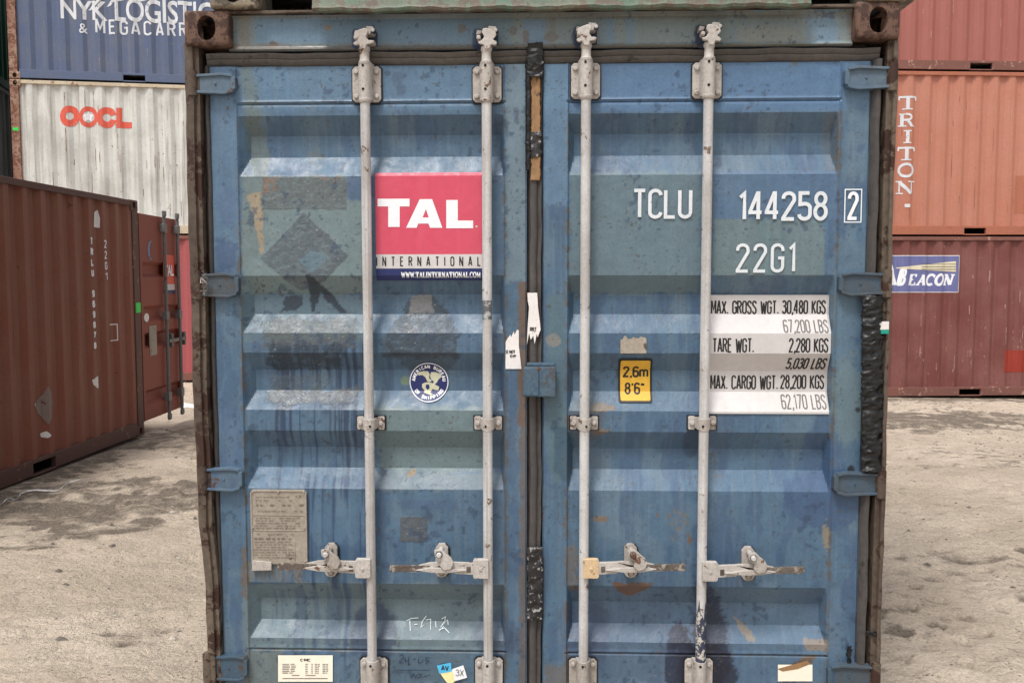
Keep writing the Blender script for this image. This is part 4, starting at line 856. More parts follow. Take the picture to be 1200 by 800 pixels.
# lock box over the centre seam
y = -.05; x0, z1 = U(614, 430, y); x1, z0 = U(651, 465, y); b = MB()
b.box(x0, x1, y, -.008, z0, z1); b.box(x0-.002, x0+(x1-x0)*.47, y-.006, y+.002, z0+.004, z1-.002); b.box(x0+.01, x1-.004, -.03, .0, z1, z1+.012)
M['lockbox'] = weathered('scuffed_teal_blue', (68, 96, 118), (92, 98, 98), rust=(84, 70, 62), streak=.4, chips=.58, mott=.8, seed=61, sc=2, rough=.55, fine=.5)
b.build('lock_box', M['lockbox'], DOORS['R'], bevel=.003)

# centre seam: tan exposed strip, ragged black tape
def ragged(name, u0, u1, v0, v1, y, mat, parent, amp=3, wr=.004, seed=0, st=1.2, curve=.006, label=None):
    n = max(8, int((v1-v0)/st)); m = max(5, int((u1-u0)/st)); vs = []
    for j in range(n+1):
        v = v0+(v1-v0)*j/n; s = j*.45
        ea = amp*(float(fbm(np.array([s+seed]), np.array([1.3]), 3)[0])-.5)*2; eb = amp*(float(fbm(np.array([s+seed+50]), np.array([7.3]), 3)[0])-.5)*2
        for i in range(m+1):
            t = i/m; u = (u0+ea)+(u1+eb-u0-ea)*t; vv = v+amp*.8*(float(fbm(np.array([t*7+seed]), np.array([9.9 if j > n/2 else 2.2]), 3)[0])-.5)*2*(1 if j in (0, n) else 0)
            r = float(fbm(np.array([u*.07+seed]), np.array([v*.11+u*.03]), 3)[0]); rr = abs(r-.5)*2
            yy = y-curve*math.sin(PI*t)-wr*(1-rr*3)
            x, z = U(u, vv, 0); vs.append((x, yy, z))
    mb = MB(); mb.add(vs, [(j*(m+1)+i, (j+1)*(m+1)+i, (j+1)*(m+1)+i+1, j*(m+1)+i+1) for j in range(n) for i in range(m)])
    o = mb.build(name, mat, parent, smooth=60, label=label); sm = o.modifiers.new('s', 'SOLIDIFY'); sm.thickness = .0012; return o
R_ = DOORS['R']; L_ = DOORS['L']
ragged('exposed_backing', 621.5, 633, 90, 212, -.0105, M['tan'], R_, amp=1.2, wr=.0006, curve=.001, seed=3, label='tan strip of bare backing in the centre seam')
ragged('sealing_tape', 618, 637, 52, 92, -.016, M['tape'], R_, amp=3, wr=.005, seed=1); ragged('sealing_tape', 621, 634, 155, 185, -.0125, M['tapeworn'], R_, amp=4, wr=.002, curve=.002, seed=8)
ragged('sealing_tape', 616, 622.5, 72, 200, -.013, M['tape'], R_, amp=1.8, wr=.003, seed=5); ragged('sealing_tape', 618, 636, 639, 724, -.016, M['tapeworn'], R_, amp=1.6, wr=.004, seed=12, label='abraded black tape over the lower centre seam')
ragged('sealing_tape', 1006, 1031, 346, 550, -.026, M['tape'], R_, amp=2.5, wr=.007, curve=.014, seed=20, label='wrinkled shiny black tape down the right gasket'); ragged('sealing_tape', 1011, 1028, 735, 741, -.024, M['tape'], R_, amp=3, wr=.006, seed=23)
ragged('sealing_tape', 991, 997, 755, 778, -.006, M['tape'], R_, amp=4, wr=.005, seed=29)
# bits of twisted wire at the second left hinge
mb = MB(); x, z = U(238, 328, -.05)
for k in range(5):
    p = [(x+random.uniform(-.012, .014), -.04+random.uniform(-.014, .004), z-.045+.06*t/6+random.uniform(-.006, .01)) for t in range(7)]; mb.tube(p, .0014, 6)
mb.build('wire_tie', M['wire'], L_, smooth=60)

# ---- printed matter on the doors
def dec(name, layers, side, **k): return decal(name, layers, DOORS[side], BREAKS, 'z', lambda x, z: pyf(x, z)+.003, off=k.pop('off', .0042), xbreaks=XBR, **k)
def px_text(txt, u0, v0, u1, v1, wd_px, m, y=0., **k):          # lower-left (u0,v1), upper right (u1,v0)
    x0, z0 = U(u0, v1, y); x1, z1 = U(u1, v0, y); return strokes_text(txt, x0, z0, z1-z0, wd_px/337, target_w=x1-x0, **k)+(m,)
# red company sticker
sx0, sz1 = U(439.5, 202.5); sx1, sz0 = U(565, 328.5); zw1 = UZ(500, 298); zw0 = UZ(500, 314.5)
def tri(pts, m): return polyl([U(a, b) for a, b in pts], m)
TAL = [tri([(442.5, 233), (480, 233), (480, 242), (468.5, 242), (468.5, 266), (455, 266), (455, 242), (442.5, 242)], M['white'])]
A_out = [(476, 266.5), (492, 233.5), (506.5, 233.5), (518.5, 267)]
TAL += [tri([(476, 267), (492, 233.5), (499.2, 233.5), (499.2, 245), (495.3, 255), (499.2, 255), (499.2, 262), (490.3, 262), (488.3, 267)][::-1], M['white']),
        tri([(499.2, 233.5), (506.5, 233.5), (518.5, 267), (504, 267), (502.2, 262), (499.2, 262), (499.2, 255), (502.5, 255), (499.2, 245)], M['white']),
        tri([(523, 234.5), (536.5, 234.5), (536.5, 258.5), (554.5, 258.5), (554.5, 267.5), (523, 267.5)], M['white'])]
x, z = U(558.5, 265.5); TAL.append(ell(x, z, .004, .004, M['gold'], 12)); TAL = [TAL[0], TAL[1], TAL[2], TAL[3], TAL[3], TAL[4], TAL[4], TAL[4]]
lay = [rect(sx0, zw1, sx1, sz1, M['red']), rect(sx0, zw0, sx1, zw1, M['label']), rect(sx0, sz0, sx1, zw0, M['navy'])]
lay = [([p for l in (lay[0],) for p in l[0]], lay[0][1], lay[0][2])]+lay[1:]
def merge(layers):                                        # several shapes of one material on the same level
    V, Fc = [], []
    for v, f, m in layers: b0 = len(V); V += list(v); Fc += [tuple(i+b0 for i in t) for t in f]
    return (V, Fc, layers[0][2])
LAYS = [lay[0], lay[1], lay[2], merge(TAL[:4]), TAL[4+1],
        px_text('INTERNATIONAL', 441, 300.5, 563.5, 312, 1.3, M['ink'], gap=.75), px_text('WWW.TALINTERNATIONAL.COM', 470, 318.5, 563.5, 325.5, .95, M['white'], glyphs=SLAB, gap=.12)]
dec('company_sticker', LAYS, 'L', step=.00025)
# serial number
dec('serial_number', [px_text('TCLU', 741, 221, 811.5, 256.5, 4., M['doorwhite'], gap=.16)], 'R')
dec('serial_number', [px_text('144258', 865, 224, 970.5, 259, 4.2, M['doorwhite'], gap=.17)], 'R')
x0, z0 = U(988.5, 261); x1, z1 = U(1010, 221.5); t = .0035
fr = [([(x0, z0), (x1, z0), (x1, z0+t), (x0, z0+t)], [(0, 1, 2, 3)], M['white']), rect(x0, z1-t, x1, z1, M['white']), rect(x0, z0+t, x0+t, z1-t, M['white']), rect(x1-t, z0+t, x1, z1-t, M['white'])]
decal('check_digit', [merge(fr+[px_text('2', 992.5, 224.5, 1006, 258, 3.8, M['white'])])], R_, off=.004)
dec('type_code', [px_text('22G1', 862, 285, 933, 319.5, 3.6, M['doorwhite'], gap=.24)], 'R')
# weight panel
V = [(UX(832, 400), UZ(900, 484.5, .004)), (UX(973.5, 400), UZ(900, 484.5, .004)), (UX(973.5, 400), UZ(900, 345.5, .045)), (UX(832, 400), UZ(900, 345.5, .045))]; WL = [(V, [tuple(range(len(V)))], M['label'])]
rows = [('MAX. GROSS WGT.', 832.8, 913, 352, 368, 1.9), ('30,480 KGS', 916, 968, 351.5, 368, 1.9), ('67,200 LBS', 917, 970, 374.5, 389.5, 1.5), ('TARE WGT.', 834.5, 884, 396, 413, 1.9), ('2,280 KGS', 924, 971, 396, 413, 1.9),
        ('5,030 LBS', 921, 968, 419, 433, 2.0), ('MAX. CARGO WGT.', 832, 912, 439.5, 456, 1.9), ('28,200 KGS', 914, 966, 439, 455.5, 1.9), ('62,170 LBS', 915, 968, 462.5, 478.5, 1.5)]
T1, T2 = [], []
for tx, a, c, d, e, wd in rows:
    (T2 if 'LBS' in tx and wd < 1.8 else T1).append(px_text(tx, a, d, c, e, wd, M['inkgrey'] if 'LBS' in tx and wd < 1.8 else M['ink'], gap=.17, slant=.12 if '5,030' in tx else 0, y=(.042 if d in (352, 351.5, 439.5, 439) else 0. if d == 396 else .02)))
dec('weight_panel', WL+[merge(T1), merge(T2)], 'R', step=.0004)
# height sticker
def rrect(u0, v0, u1, v1, r, m):
    pts = []
    for cx_, cy_, a0 in ((u1-r, v0+r, -90), (u1-r, v1-r, 0), (u0+r, v1-r, 90), (u0+r, v0+r, 180)): pts += arc(cx_, cy_, r, r, a0, a0+90, 5)
    return polyl(pxpoly(pts), m)
dec('height_sticker', [rrect(725.5, 420.5, 765.5, 472.5, 3, M['ink']), rrect(728, 423, 763.2, 470.3, 2, M['yellow']), merge([px_text('2,6m', 731, 430, 761.5, 443.5, 2.3, M['ink'], gap=.16), px_text("8'6\"", 733, 449.5, 757, 463.5, 2.2, M['ink'], gap=.18)])], 'R', step=.0004)
def jag(u0, v0, u1, v1, top=True, amp=4, n=14, seed=0):
    rg = random.Random(seed); a = [(u0+(u1-u0)*i/n, (v0 if top else v1)+(rg.uniform(0, amp) if top else -rg.uniform(0, amp))) for i in range(n+1)]
    return a+[(u1, v1), (u0, v1)] if top else [(u0, v0), (u1, v0)]+a[::-1]
dec('peeled_label', [polyl(pxpoly(jag(727, 393, 757.5, 414, True, 5, 14, 2)), M['scuffed'] if 'scuffed' in M else M['plate'])], 'R')
# round classification seal
x, z = U(502.5, 447.5, .035); r = .0695; SE = [ell(x, z, r, r, M['white'], 48), ell(x, z, r*.955, r*.955, M['navy'], 48)]
def around(txt, a0, a1, rr, hgt, flip=False):
    V, Fc = [], []; n = len(txt)
    for i, ch in enumerate(txt):
        if ch == ' ': continue
        a = math.radians(a0+(a1-a0)*(i/(n-1))); gw = GL[ch][1]*1.35; v, f = strokes_text(ch, -hgt*gw/2-.0012, -hgt/2, hgt, .0030, sx=1.35)
        ro = (a-PI/2) if not flip else (a+PI/2); ca, sa = math.cos(ro), math.sin(ro)
        b0 = len(V); V += [(x+rr*math.cos(a)+p*ca-q*sa, z+rr*math.sin(a)+p*sa+q*ca) for p, q in v]; Fc += [tuple(k+b0 for k in t_) for t_ in f]
    return (V, Fc, M['white'])
EG = lambda pts: polyl([(x+(a-490)/7.6/343*1.0*.66*1.0*1., z-(b-430)/7.6/343*.66) for a, b in pts], M['gold'])
def EGp(pts):
    k = 1/11.42/F_PX*DD*1.0; cx0, cy0 = 490, 435
    return polyl([(x+(a-cx0)*k, z-(b-cy0)*k) for a, b in pts], M['gold'])
eagle = [EGp([(325, 310), (420, 285), (480, 290), (500, 330), (490, 380), (530, 420), (500, 440), (470, 430), (440, 370), (400, 340), (350, 345)]), EGp([(520, 300), (580, 300), (655, 330), (665, 365), (620, 400), (600, 440), (565, 470), (540, 460), (560, 430), (520, 400), (505, 350)]),
         EGp([(395, 465), (430, 445), (470, 440), (520, 445), (590, 480), (630, 500), (620, 550), (570, 545), (540, 530), (510, 580), (550, 600), (520, 615), (450, 590), (420, 580), (430, 555), (395, 510)])]
shield = EGp([(450, 470), (490, 470), (500, 520), (470, 545), (445, 515)]); shield = (shield[0], shield[1], M['navy'])
dec('classification_seal', SE+[merge([around('AMERICAN BUREAU', 172, 8, r*.79, r*.19), around('OF SHIPPING', 215, 325, r*.79, r*.19, True)]), merge(eagle), shield], 'L', step=.00035)
# torn paper labels
dec('torn_label', [polyl(pxpoly([(592.5, 432), (592, 402), (595, 396), (598, 392), (599, 395), (602, 388), (603, 392), (606, 386), (608, 387), (608, 405), (609.5, 418), (611, 432)]), M['paper']), px_text('0 NOT', 593, 410, 604, 414, .9, M['ink']), px_text('EXP', 598, 415.5, 605, 418.5, .8, M['ink'])], 'L', off=.006)
pt = pxpoly([(618, 343), (629.5, 343), (630.5, 360), (633, 380), (633.5, 386), (630, 395), (629, 391), (626.5, 403), (625, 393), (622, 398), (620, 390), (617.5, 404), (618.5, 380), (620, 360), (618.5, 352)], -.01)
decal('torn_label', [polyl(pt, M['paper']), px_text('RRT', 621, 383, 629, 388, .9, M['ink'])], R_, off=.0135)
# blank white sticker, cream table sticker, data plate, small stickers
dec('blank_sticker', [polyl(pxpoly([(911.5, 778), (952, 778), (952, 797.5), (911.5, 797.5)]), M['creampaper']), polyl(pxpoly([(911, 783), (925, 779), (946, 773), (950, 777), (935, 783), (917, 786)]), M['tan'])], 'R')
CS = [pxrect(326, 767, 390, 798, M['creampaper'])]; tx = []
tx.append(px_text('C', 352, 771, 355, 774.2, .9, M['ink'])); tx.append(px_text('IMC', 356, 771, 364, 774.2, .9, M['ink']))
rg = random.Random(5)
for k in range(6):
    v = 777+k*2.05
    for a, c in ((331, 347), (358, 361.5), (365, 367), (369, 375), (378, 385)):
        w_ = (c-a)*rg.uniform(.75, 1); tx.append(pxrect(a, v, a+w_*.55, v+.75, M['inkgrey'])); tx.append(pxrect(a+w_*.65, v, a+w_, v+.75, M['inkgrey']))
tx.append(pxrect(342, 790, 351, 790.8, M['inkgrey'])); tx.append(pxrect(358, 790, 370, 790.8, M['inkgrey'])); tx.append(pxrect(331, 793.6, 384, 794.4, M['inkgrey']))
dec('specification_sticker', CS+[merge([(a, b_, M['ink']) for a, b_, c in tx[:2]]), merge(tx[2:])], 'L', step=.0005)
y = -.006; b = MB(); x0, z1 = U(293, 573.5, y); x1, z0 = U(360.5, 661, y)
b.prism([(x0, z0), (x1, z0), (x1, z1-.012), (x1-.008, z1), (x0+.008, z1), (x0, z1-.012)], y, .004)
for aa, bb in ((x0, x0+.006), (x1-.006, x1)): b.box(aa, bb, y-.0025, y+.001, z0, z1-.012)
b.box(x0+.006, x1-.006, y-.0025, y+.001, z1-.007, z1-.001)
for zz in (U(300, 603, y)[1], U(300, 621, y)[1]): b.box(x0+.006, x1-.006, y-.0018, y+.001, zz-.0015, zz+.0015)
b.box(x1-.047, x1-.044, y-.0018, y+.001, z0+.01, U(300, 634, y)[1])
for rx in (x0+.008, (x0+x1)/2, x1-.008):
    for rz_ in (z1-.008, (z0+z1)/2-.002, z0+.012):
        if rx != (x0+x1)/2 or rz_ == z1-.008: bolt(b, rx, y-.001, rz_, .0042, .004, 8)
PL = b.build('data_plate', M['plate'], L_, bevel=.001)
rows_ = []; rg = random.Random(9)
for k, v in enumerate([581.5, 585.5, 591, 598, 606, 609, 612, 615, 618, 625, 630, 634, 637, 640, 643, 646, 649, 652]):
    u = 298+rg.uniform(0, 5); big = v in (591, 630)
    while u < (352 if v < 622 else 344):
        w_ = rg.uniform(2, 7); rows_.append(pxrect(u, v-(.8 if big else .35), u+w_, v+(.9 if big else .4), M['inkgrey'])); u += w_+rg.uniform(.8, 2.5)
        if rg.random() < .12: u += 8
M['emboss'] = plain('embossed_line', (118, 108, 98), .5, .2, bump=0)
decal('plate_text', [(merge(rows_)[0], merge(rows_)[1], M['emboss'])], L_, off=.0075)
y = -.012; b = MB(); b.prism(pxpoly([(295.5, 656.5), (318, 658.5), (318, 668), (295, 668.5)], y), y, -.002); b.build('plate_clip', M['bracket'], L_, bevel=.001)
dec('small_stickers', [polyl(pxpoly([(515, 787), (531, 784), (534, 796), (528, 803), (522, 797)]), M['paleyellow']), polyl(pxpoly([(512, 779), (528.5, 775.5), (529.5, 786), (515, 788.5)]), M['cyan']), polyl(pxpoly([(530, 783), (543, 778.5), (547.5, 793), (533.5, 797)]), M['white']),
    px_text('AV', 517, 778.8, 526, 784.6, 1.2, M['ink']), px_text('3X', 534, 783.5, 543.5, 791, .8, M['inkgrey'])], 'L', step=.0006)
# chalk and marker handwriting
def hand(name, side, lines_, wpx, m):
    L = []
    for pts in lines_:
        v, f = ribbon(pxpoly(pts), wpx/337); L.append((v, f, m))
    dec(name, [merge(L)], side)
hand('chalk_writing', 'L', [[(474.5, 732), (480, 729), (488.5, 728.5)], [(478, 731), (480, 741)], [(484, 735.5), (488, 735)], [(498, 726), (493, 733), (492, 738), (495, 736)], [(497, 731), (503, 730), (503.5, 740)], [(508.5, 732), (510, 738)], [(516, 730), (520.5, 727), (520, 732), (515, 738), (523, 731), (524, 736)], [(514, 740), (520, 738.5), (526, 743)], [(519, 737), (514, 741)]], 1.0, M['chalk'])
hand('marker_writing', 'L', [[(468, 768), (472, 766), (473, 770), (468, 776), (473, 776)], [(475, 770), (475, 775), (479, 773)], [(479, 769), (479, 779)], [(484, 772), (488, 771.5)], [(491, 771), (490, 776), (494, 776), (496, 772)], [(505, 770), (499, 770), (499, 773), (503, 774), (499, 777)], [(468, 784.5), (504, 784.5)], [(480, 789), (482, 793), (485, 789), (487, 793), (489, 790), (492, 789), (494, 790), (490, 794), (498, 792), (505, 790)]], .8, M['marker'])
# sticker half round the right post
y = -.034; b = MB(); x0, z1 = U(1030, 376.5, y); x1, z0 = U(1041.5, 391, y); zm = UZ(1030, 386, y)
b.mat(0).box(x0, x1, y-.0006, y+.002, zm, z1); b.mat(1).box(x0, x1, y-.0006, y+.002, z0, zm-.0005); b.build('post_sticker', [M['paper'], M['teal']], FC)

# ---------------------------------------------------------------- background containers
PAINTS = {}
def bg_container(loc, rz, paint, railp, label, L=6.058, post_mat=None, pockets=True, group=None, proud=0):
    """a 20 ft box whose long side faces -y locally; origin at its lower left front corner"""
    H = 2.591; Wd = 2.438
    root = empty('shipping_container', label, 'shipping container', loc, rz, group)
    post_mat = post_mat or railp
    mb = MB(); corr_sheet(mb, .14, L-.14, .014, .155, 2.535); mb.build('side_wall', paint, root)
    mb = MB(); corr_sheet(mb, .14, L-.14, Wd-.014, .155, 2.535, flip=True, sgn=-1); mb.build('side_wall', paint, root)
    mb = MB(); corr_sheet(mb, .1, Wd-.1, .03, .15, 2.5, swap=True, flip=True); mb.build('end_wall', paint, root)
    mb = MB(); corr_sheet(mb, .1, Wd-.1, L-.03, .15, 2.5, swap=True, sgn=-1); mb.build('end_wall', paint, root)
    mb = MB(); mb.box(.06, L-.06, .06, Wd-.06, 2.545, 2.57); mb.build('roof', paint, root)
    for y0, y1 in ((.0, .06), (Wd-.06, Wd)):
        mb = MB(); mb.box(.178, L-.178, y0, y1, 2.525, 2.585); mb.build('top_rail', railp, root, bevel=.006)
    for fy in (0, 1):
        mb = MB(); y0, y1 = (.0, .05) if not fy else (Wd-.05, Wd)
        segs = [(.16, 1.82), (2.18, 3.88), (4.24, L-.16)] if pockets else [(.16, L-.16)]
        for a, c in segs: mb.box(a, c, y0+.004, y1, .02, .16)
        if pockets:
            for a in (1.82, 3.88): mb.box(a, a+.36, y0+.004, y1, .125, .16); mb.box(a, a+.36, y0+.004, y1, .012, .03)
        mb.build('bottom_rail', railp, root, bevel=.004)
    mb = MB(); mb.box(.1, L-.1, .1, Wd-.1, .125, .15); mb.build('floor', M['post'], root)
    if pockets:
        for a in (1.82, 3.88):
            mb = MB(); mb.box(a-.01, a, .05, Wd-.05, .02, .124); mb.box(a+.36, a+.37, .05, Wd-.05, .02, .124); mb.box(a, a+.36, .05, Wd-.05, .012, .02); mb.build('forklift_pocket', M['black'], root)  # tunnel walls near black, recess shade put into their colour
    for px_ in (0, L-.14):
        for y0 in (0, Wd-.14):
            mb = MB(); mb.box(px_+.003, px_+.137, y0+.003, y0+.137, .118, 2.473); mb.build('corner_post', post_mat, root, bevel=.006)
    for px_, me in ((.089, 0), (L-.089, 1)):
        for y0 in (0, Wd):
            for z in (0, 2.473):
                o = place_casting(CAST_L if me == 0 else CAST_R, (px_, y0, z), root, (1.09, .91 if y0 == 0 else -.91, 1), post_mat)
    return root
def on_face(loc, rz, u, v, y=0.):                         # photograph pixel -> local (s, z) on the long side
    ex = Vector((math.cos(rz), math.sin(rz), 0)); ey = Vector((-math.sin(rz), math.cos(rz), 0)); o = Vector(loc)+ey*y; d = ray(u, v)
    t = (o-EYE).dot(ey)/d.dot(ey); p = EYE+d*t-o; return p.dot(ex), p.z
def face_decal(name, root, loc, rz, layers, label=None):
    return decal(name, layers, root, corr_breaks(-1, 7), 'x', lambda x, z: .014+corr_profile(x), off=.004, step=.0015, label=label)
RA = math.radians(5.); RL = Vector((5.7, 11.40, 0)); 
# left end of the right-hand stack lies under pixel 998
def solve_end(P, rz, upx, z):
    ex = Vector((math.cos(rz), math.sin(rz), 0)); ey = Vector((-math.sin(rz), math.cos(rz), 0)); d = ray(upx, 300); t = (P-EYE).dot(ey)/d.dot(ey); p = EYE+d*t; return Vector((p.x, p.y, z))
RB = -.27; p0 = solve_end(RL, RA, 1000, RB)
def W_(n, base, dirt, **k): return weathered(n, base, dirt, **k)
PAINTS['rred'] = W_('faded_red_paint', (116, 64, 60), (140, 94, 88), rust=(190, 150, 138), streak=.55, chips=.66, mott=.6, seed=13, sc=.8, streak_sc=9, fine=.2)
PAINTS['rorange'] = W_('faded_orange_paint', (182, 118, 97), (188, 132, 113), rust=(150, 84, 70), streak=.4, chips=.69, mott=.6, seed=23, sc=.7, streak_sc=7, fine=.12)
PAINTS['rpink'] = W_('faded_rose_paint', (162, 100, 91), (154, 92, 84), rust=(204, 176, 166), streak=.45, chips=.69, mott=.5, seed=33, sc=.8, streak_sc=8, fine=.12)
PAINTS['rail_r'] = W_('grimy_red_rail', (132, 86, 76), (104, 76, 68), rust=(176, 140, 124), streak=.3, chips=.6, seed=3, vert=False)
PAINTS['rail_o'] = W_('orange_rail', (176, 108, 84), (150, 98, 80), streak=.3, chips=.66, seed=4, vert=False)
PAINTS['lwhite'] = W_('dirty_white_paint', (212, 212, 207), (138, 130, 120), rust=(120, 98, 82), streak=.85, chips=.66, mott=.4, seed=43, sc=1., streak_sc=12, fine=.15)
PAINTS['lblue'] = W_('slate_blue_paint', (86, 100, 130), (112, 114, 124), rust=(130, 118, 110), streak=.6, chips=.66, mott=.5, seed=53, sc=.9, streak_sc=10, fine=.2)
PAINTS['lpink'] = W_('rose_red_paint', (166, 84, 88), (158, 88, 88), rust=(120, 60, 56), streak=.4, chips=.7, mott=.4, seed=63, sc=.9, fine=.12)
PAINTS['lpost'] = W_('rust_blotched_post', (146, 108, 92), (182, 158, 134), rust=(112, 70, 54), streak=.5, chips=.5, mott=.9, seed=73, sc=1.6, fine=.4)
PAINTS['creamrail'] = W_('cream_rail', (206, 192, 168), (170, 150, 124), rust=(134, 98, 76), streak=.5, chips=.6, seed=9, vert=False)
PAINTS['bluerail'] = W_('slate_rail', (88, 102, 132), (104, 108, 118), streak=.4, chips=.66, seed=19, vert=False)
PAINTS['brown'] = W_('red_brown_paint', (134, 78, 62), (136, 96, 78), rust=(84, 50, 42), streak=.6, chips=.66, mott=.5, seed=83, sc=.9, streak_sc=8, fine=.2)
PAINTS['brownrail'] = W_('dark_brown_rail', (96, 66, 58), (84, 62, 56), rust=(140, 112, 96), streak=.3, chips=.62, seed=93, vert=False)
PAINTS['gpaint'] = W_('deep_green_paint', (28, 92, 64), (40, 92, 70), streak=.4, chips=.7, seed=5); PAINTS['spaint'] = W_('steel_grey_paint', (132, 136, 138), (110, 112, 112), streak=.4, chips=.68, seed=15)
PAINTS['topgreen'] = W_('flaking_green_paint', (80, 112, 96), (124, 118, 102), rust=(98, 88, 76), streak=.5, chips=.5, mott=.8, seed=25, sc=2.5, vert=False, fine=.4)
PAINTS['topcast'] = W_('dirty_concrete_coloured_steel', (128, 116, 102), (158, 146, 126), rust=(84, 76, 66), streak=.3, chips=.5, mott=.9, seed=35, sc=3, fine=.6)

A = bg_container((p0.x, p0.y, RB), RA, PAINTS['rred'], PAINTS['rail_r'], 'dull red container with a violet-blue panel, bottom of the right-hand stack')
pB = p0+Vector((-.0, .02, 2.6)); B = bg_container(tuple(pB), RA, PAINTS['rorange'], PAINTS['rail_o'], 'orange container with vertical white slab-serif letters, middle of the stack on the right')
pC = p0+Vector((.01, .03, 5.2)); C_ = bg_container(tuple(pC), RA, PAINTS['rpink'], PAINTS['rail_r'], 'faded rose-red container with no lettering, top of the stack on the right')
# vertical slab lettering on the orange box
M['galv'] = W_('dull_galvanised', (112, 112, 112), (108, 106, 104), rust=(92, 76, 66), streak=.5, chips=.6, seed=95, rough=.4)
L_t = []
for ch, v0, v1, u0, u1 in (('T', 112.5, 129, 1052.5, 1076), ('R', 132.5, 149, 1053, 1073.5), ('I', 152, 168.5, 1058, 1069.5), ('T', 172, 188.5, 1051.5, 1074), ('O', 191, 208, 1052, 1072.5), ('N', 211.5, 228, 1050, 1073)):
    a0, z0 = on_face(pB, RA, u0, v1, .014); a1, z1 = on_face(pB, RA, u1, v0, .014); L_t.append(strokes_text(ch, a0, z0, z1-z0, .036, target_w=a1-a0, glyphs=SLAB)+(M['oldwhite'],))
a0, z0 = on_face(pB, RA, 1060, 243, .014); a1, z1 = on_face(pB, RA, 1067, 239, .014); L_t.append(rect(a0, z0, a1, z1, M['white']))
face_decal('painted_lettering', B, pB, RA, [merge(L_t)])
a0, z0 = on_face(pB, RA, 1190, 250, .014); face_decal('repaired_patch', B, pB, RA, [rect(a0, z0, a0+.4, z0+.6, PAINTS['rail_o'])])
# blue panel on the bottom red box
def fp(P, rz, u, v): return on_face(P, rz, u, v, .014)
M['seal_pale'] = W_('faded_blue_seal', (120, 140, 172), (140, 150, 170), streak=.3, chips=.6, seed=4); M['violet'] = W_('violet_blue_panel', (104, 108, 158), (130, 132, 170), rust=(170, 172, 196), streak=.4, chips=.68, seed=45, fine=.15)
c0 = fp(p0, RA, 1024, 342); c1 = fp(p0, RA, 1124, 300)
bl = [rect(c0[0]-.012, c0[1]-.012, c1[0]+.012, c1[1]+.012, M['paper']), rect(c0[0], c0[1], c1[0], c1[1], M['violet'])]
beam = [fp(p0, RA, *q) for q in ((1051, 313.5), (1120, 306), (1120, 318.5), (1051, 314.5))]
tower = [fp(p0, RA, *q) for q in ((1040, 334), (1052, 334), (1049, 322), (1048, 315), (1046, 310), (1044, 315), (1042, 322))]
tb = []; x0, z0 = fp(p0, RA, 1050, 335); x1, z1 = fp(p0, RA, 1061, 314); tb.append(strokes_text('B', x0, z0, z1-z0, .048, target_w=x1-x0, glyphs=SLAB, slant=.22)+(M['white'],))
x0, z0 = fp(p0, RA, 1063, 335); x1, z1 = fp(p0, RA, 1117, 320.5); tb.append(strokes_text('EACON', x0, z0, z1-z0, .036, target_w=x1-x0, glyphs=SLAB, slant=.22, gap=.12)+(M['white'],))
M['cream'] = plain('cream_print', (222, 212, 184), .6, .05, bump=0)
face_decal('company_panel', A, p0, RA, bl+[merge([polyl(tower, M['white'])]+tb), (beam, [(0, 1, 2, 3)], M['cream'])]+[([fp(p0, RA, 1080, v-.35), fp(p0, RA, 1120, v-.35), fp(p0, RA, 1120, v+.35), fp(p0, RA, 1080, v+.35)], [(3, 2, 1, 0)], M['inkgrey']) for v in (309.5, 312.5, 315.5)])
M['brightred'] = W_('fresh_red_patch', (150, 52, 40), (160, 66, 52), rust=(120, 60, 50), streak=.3, chips=.66, seed=55, fine=.2)
c0 = fp(p0, RA, 1176, 436); c1 = fp(p0, RA, 1225, 410); face_decal('repainted_patch', A, p0, RA, [rect(c0[0], c0[1], c1[0], c1[1], M['brightred'])])
rg = random.Random(31); sc_ = []
for k in range(70):
    s_ = rg.uniform(.6, 5.6); z_ = rg.uniform(.3, 2.2); s_ = (math.floor(s_/PITCH)+rg.choice([.0, .13, .26]))*PITCH; h_ = rg.uniform(.03, .22); w_ = rg.uniform(.004, .014)
    n = 6; pts = [(s_+w_*rg.uniform(.2, 1), z_+h_*i/n) for i in range(n+1)]+[(s_-w_*rg.uniform(.2, 1), z_+h_*i/n) for i in range(n, -1, -1)]; sc_.append(polyl(pts, M['scrape'] if 'scrape' in M else M['plate']))
M['scrape'] = W_('pale_scraped_primer', (186, 150, 140), (150, 104, 96), streak=.3, chips=.6, seed=65); face_decal('scrapes', A, p0, RA, [(merge(sc_)[0], merge(sc_)[1], M['scrape'])])['kind'] = 'stuff'

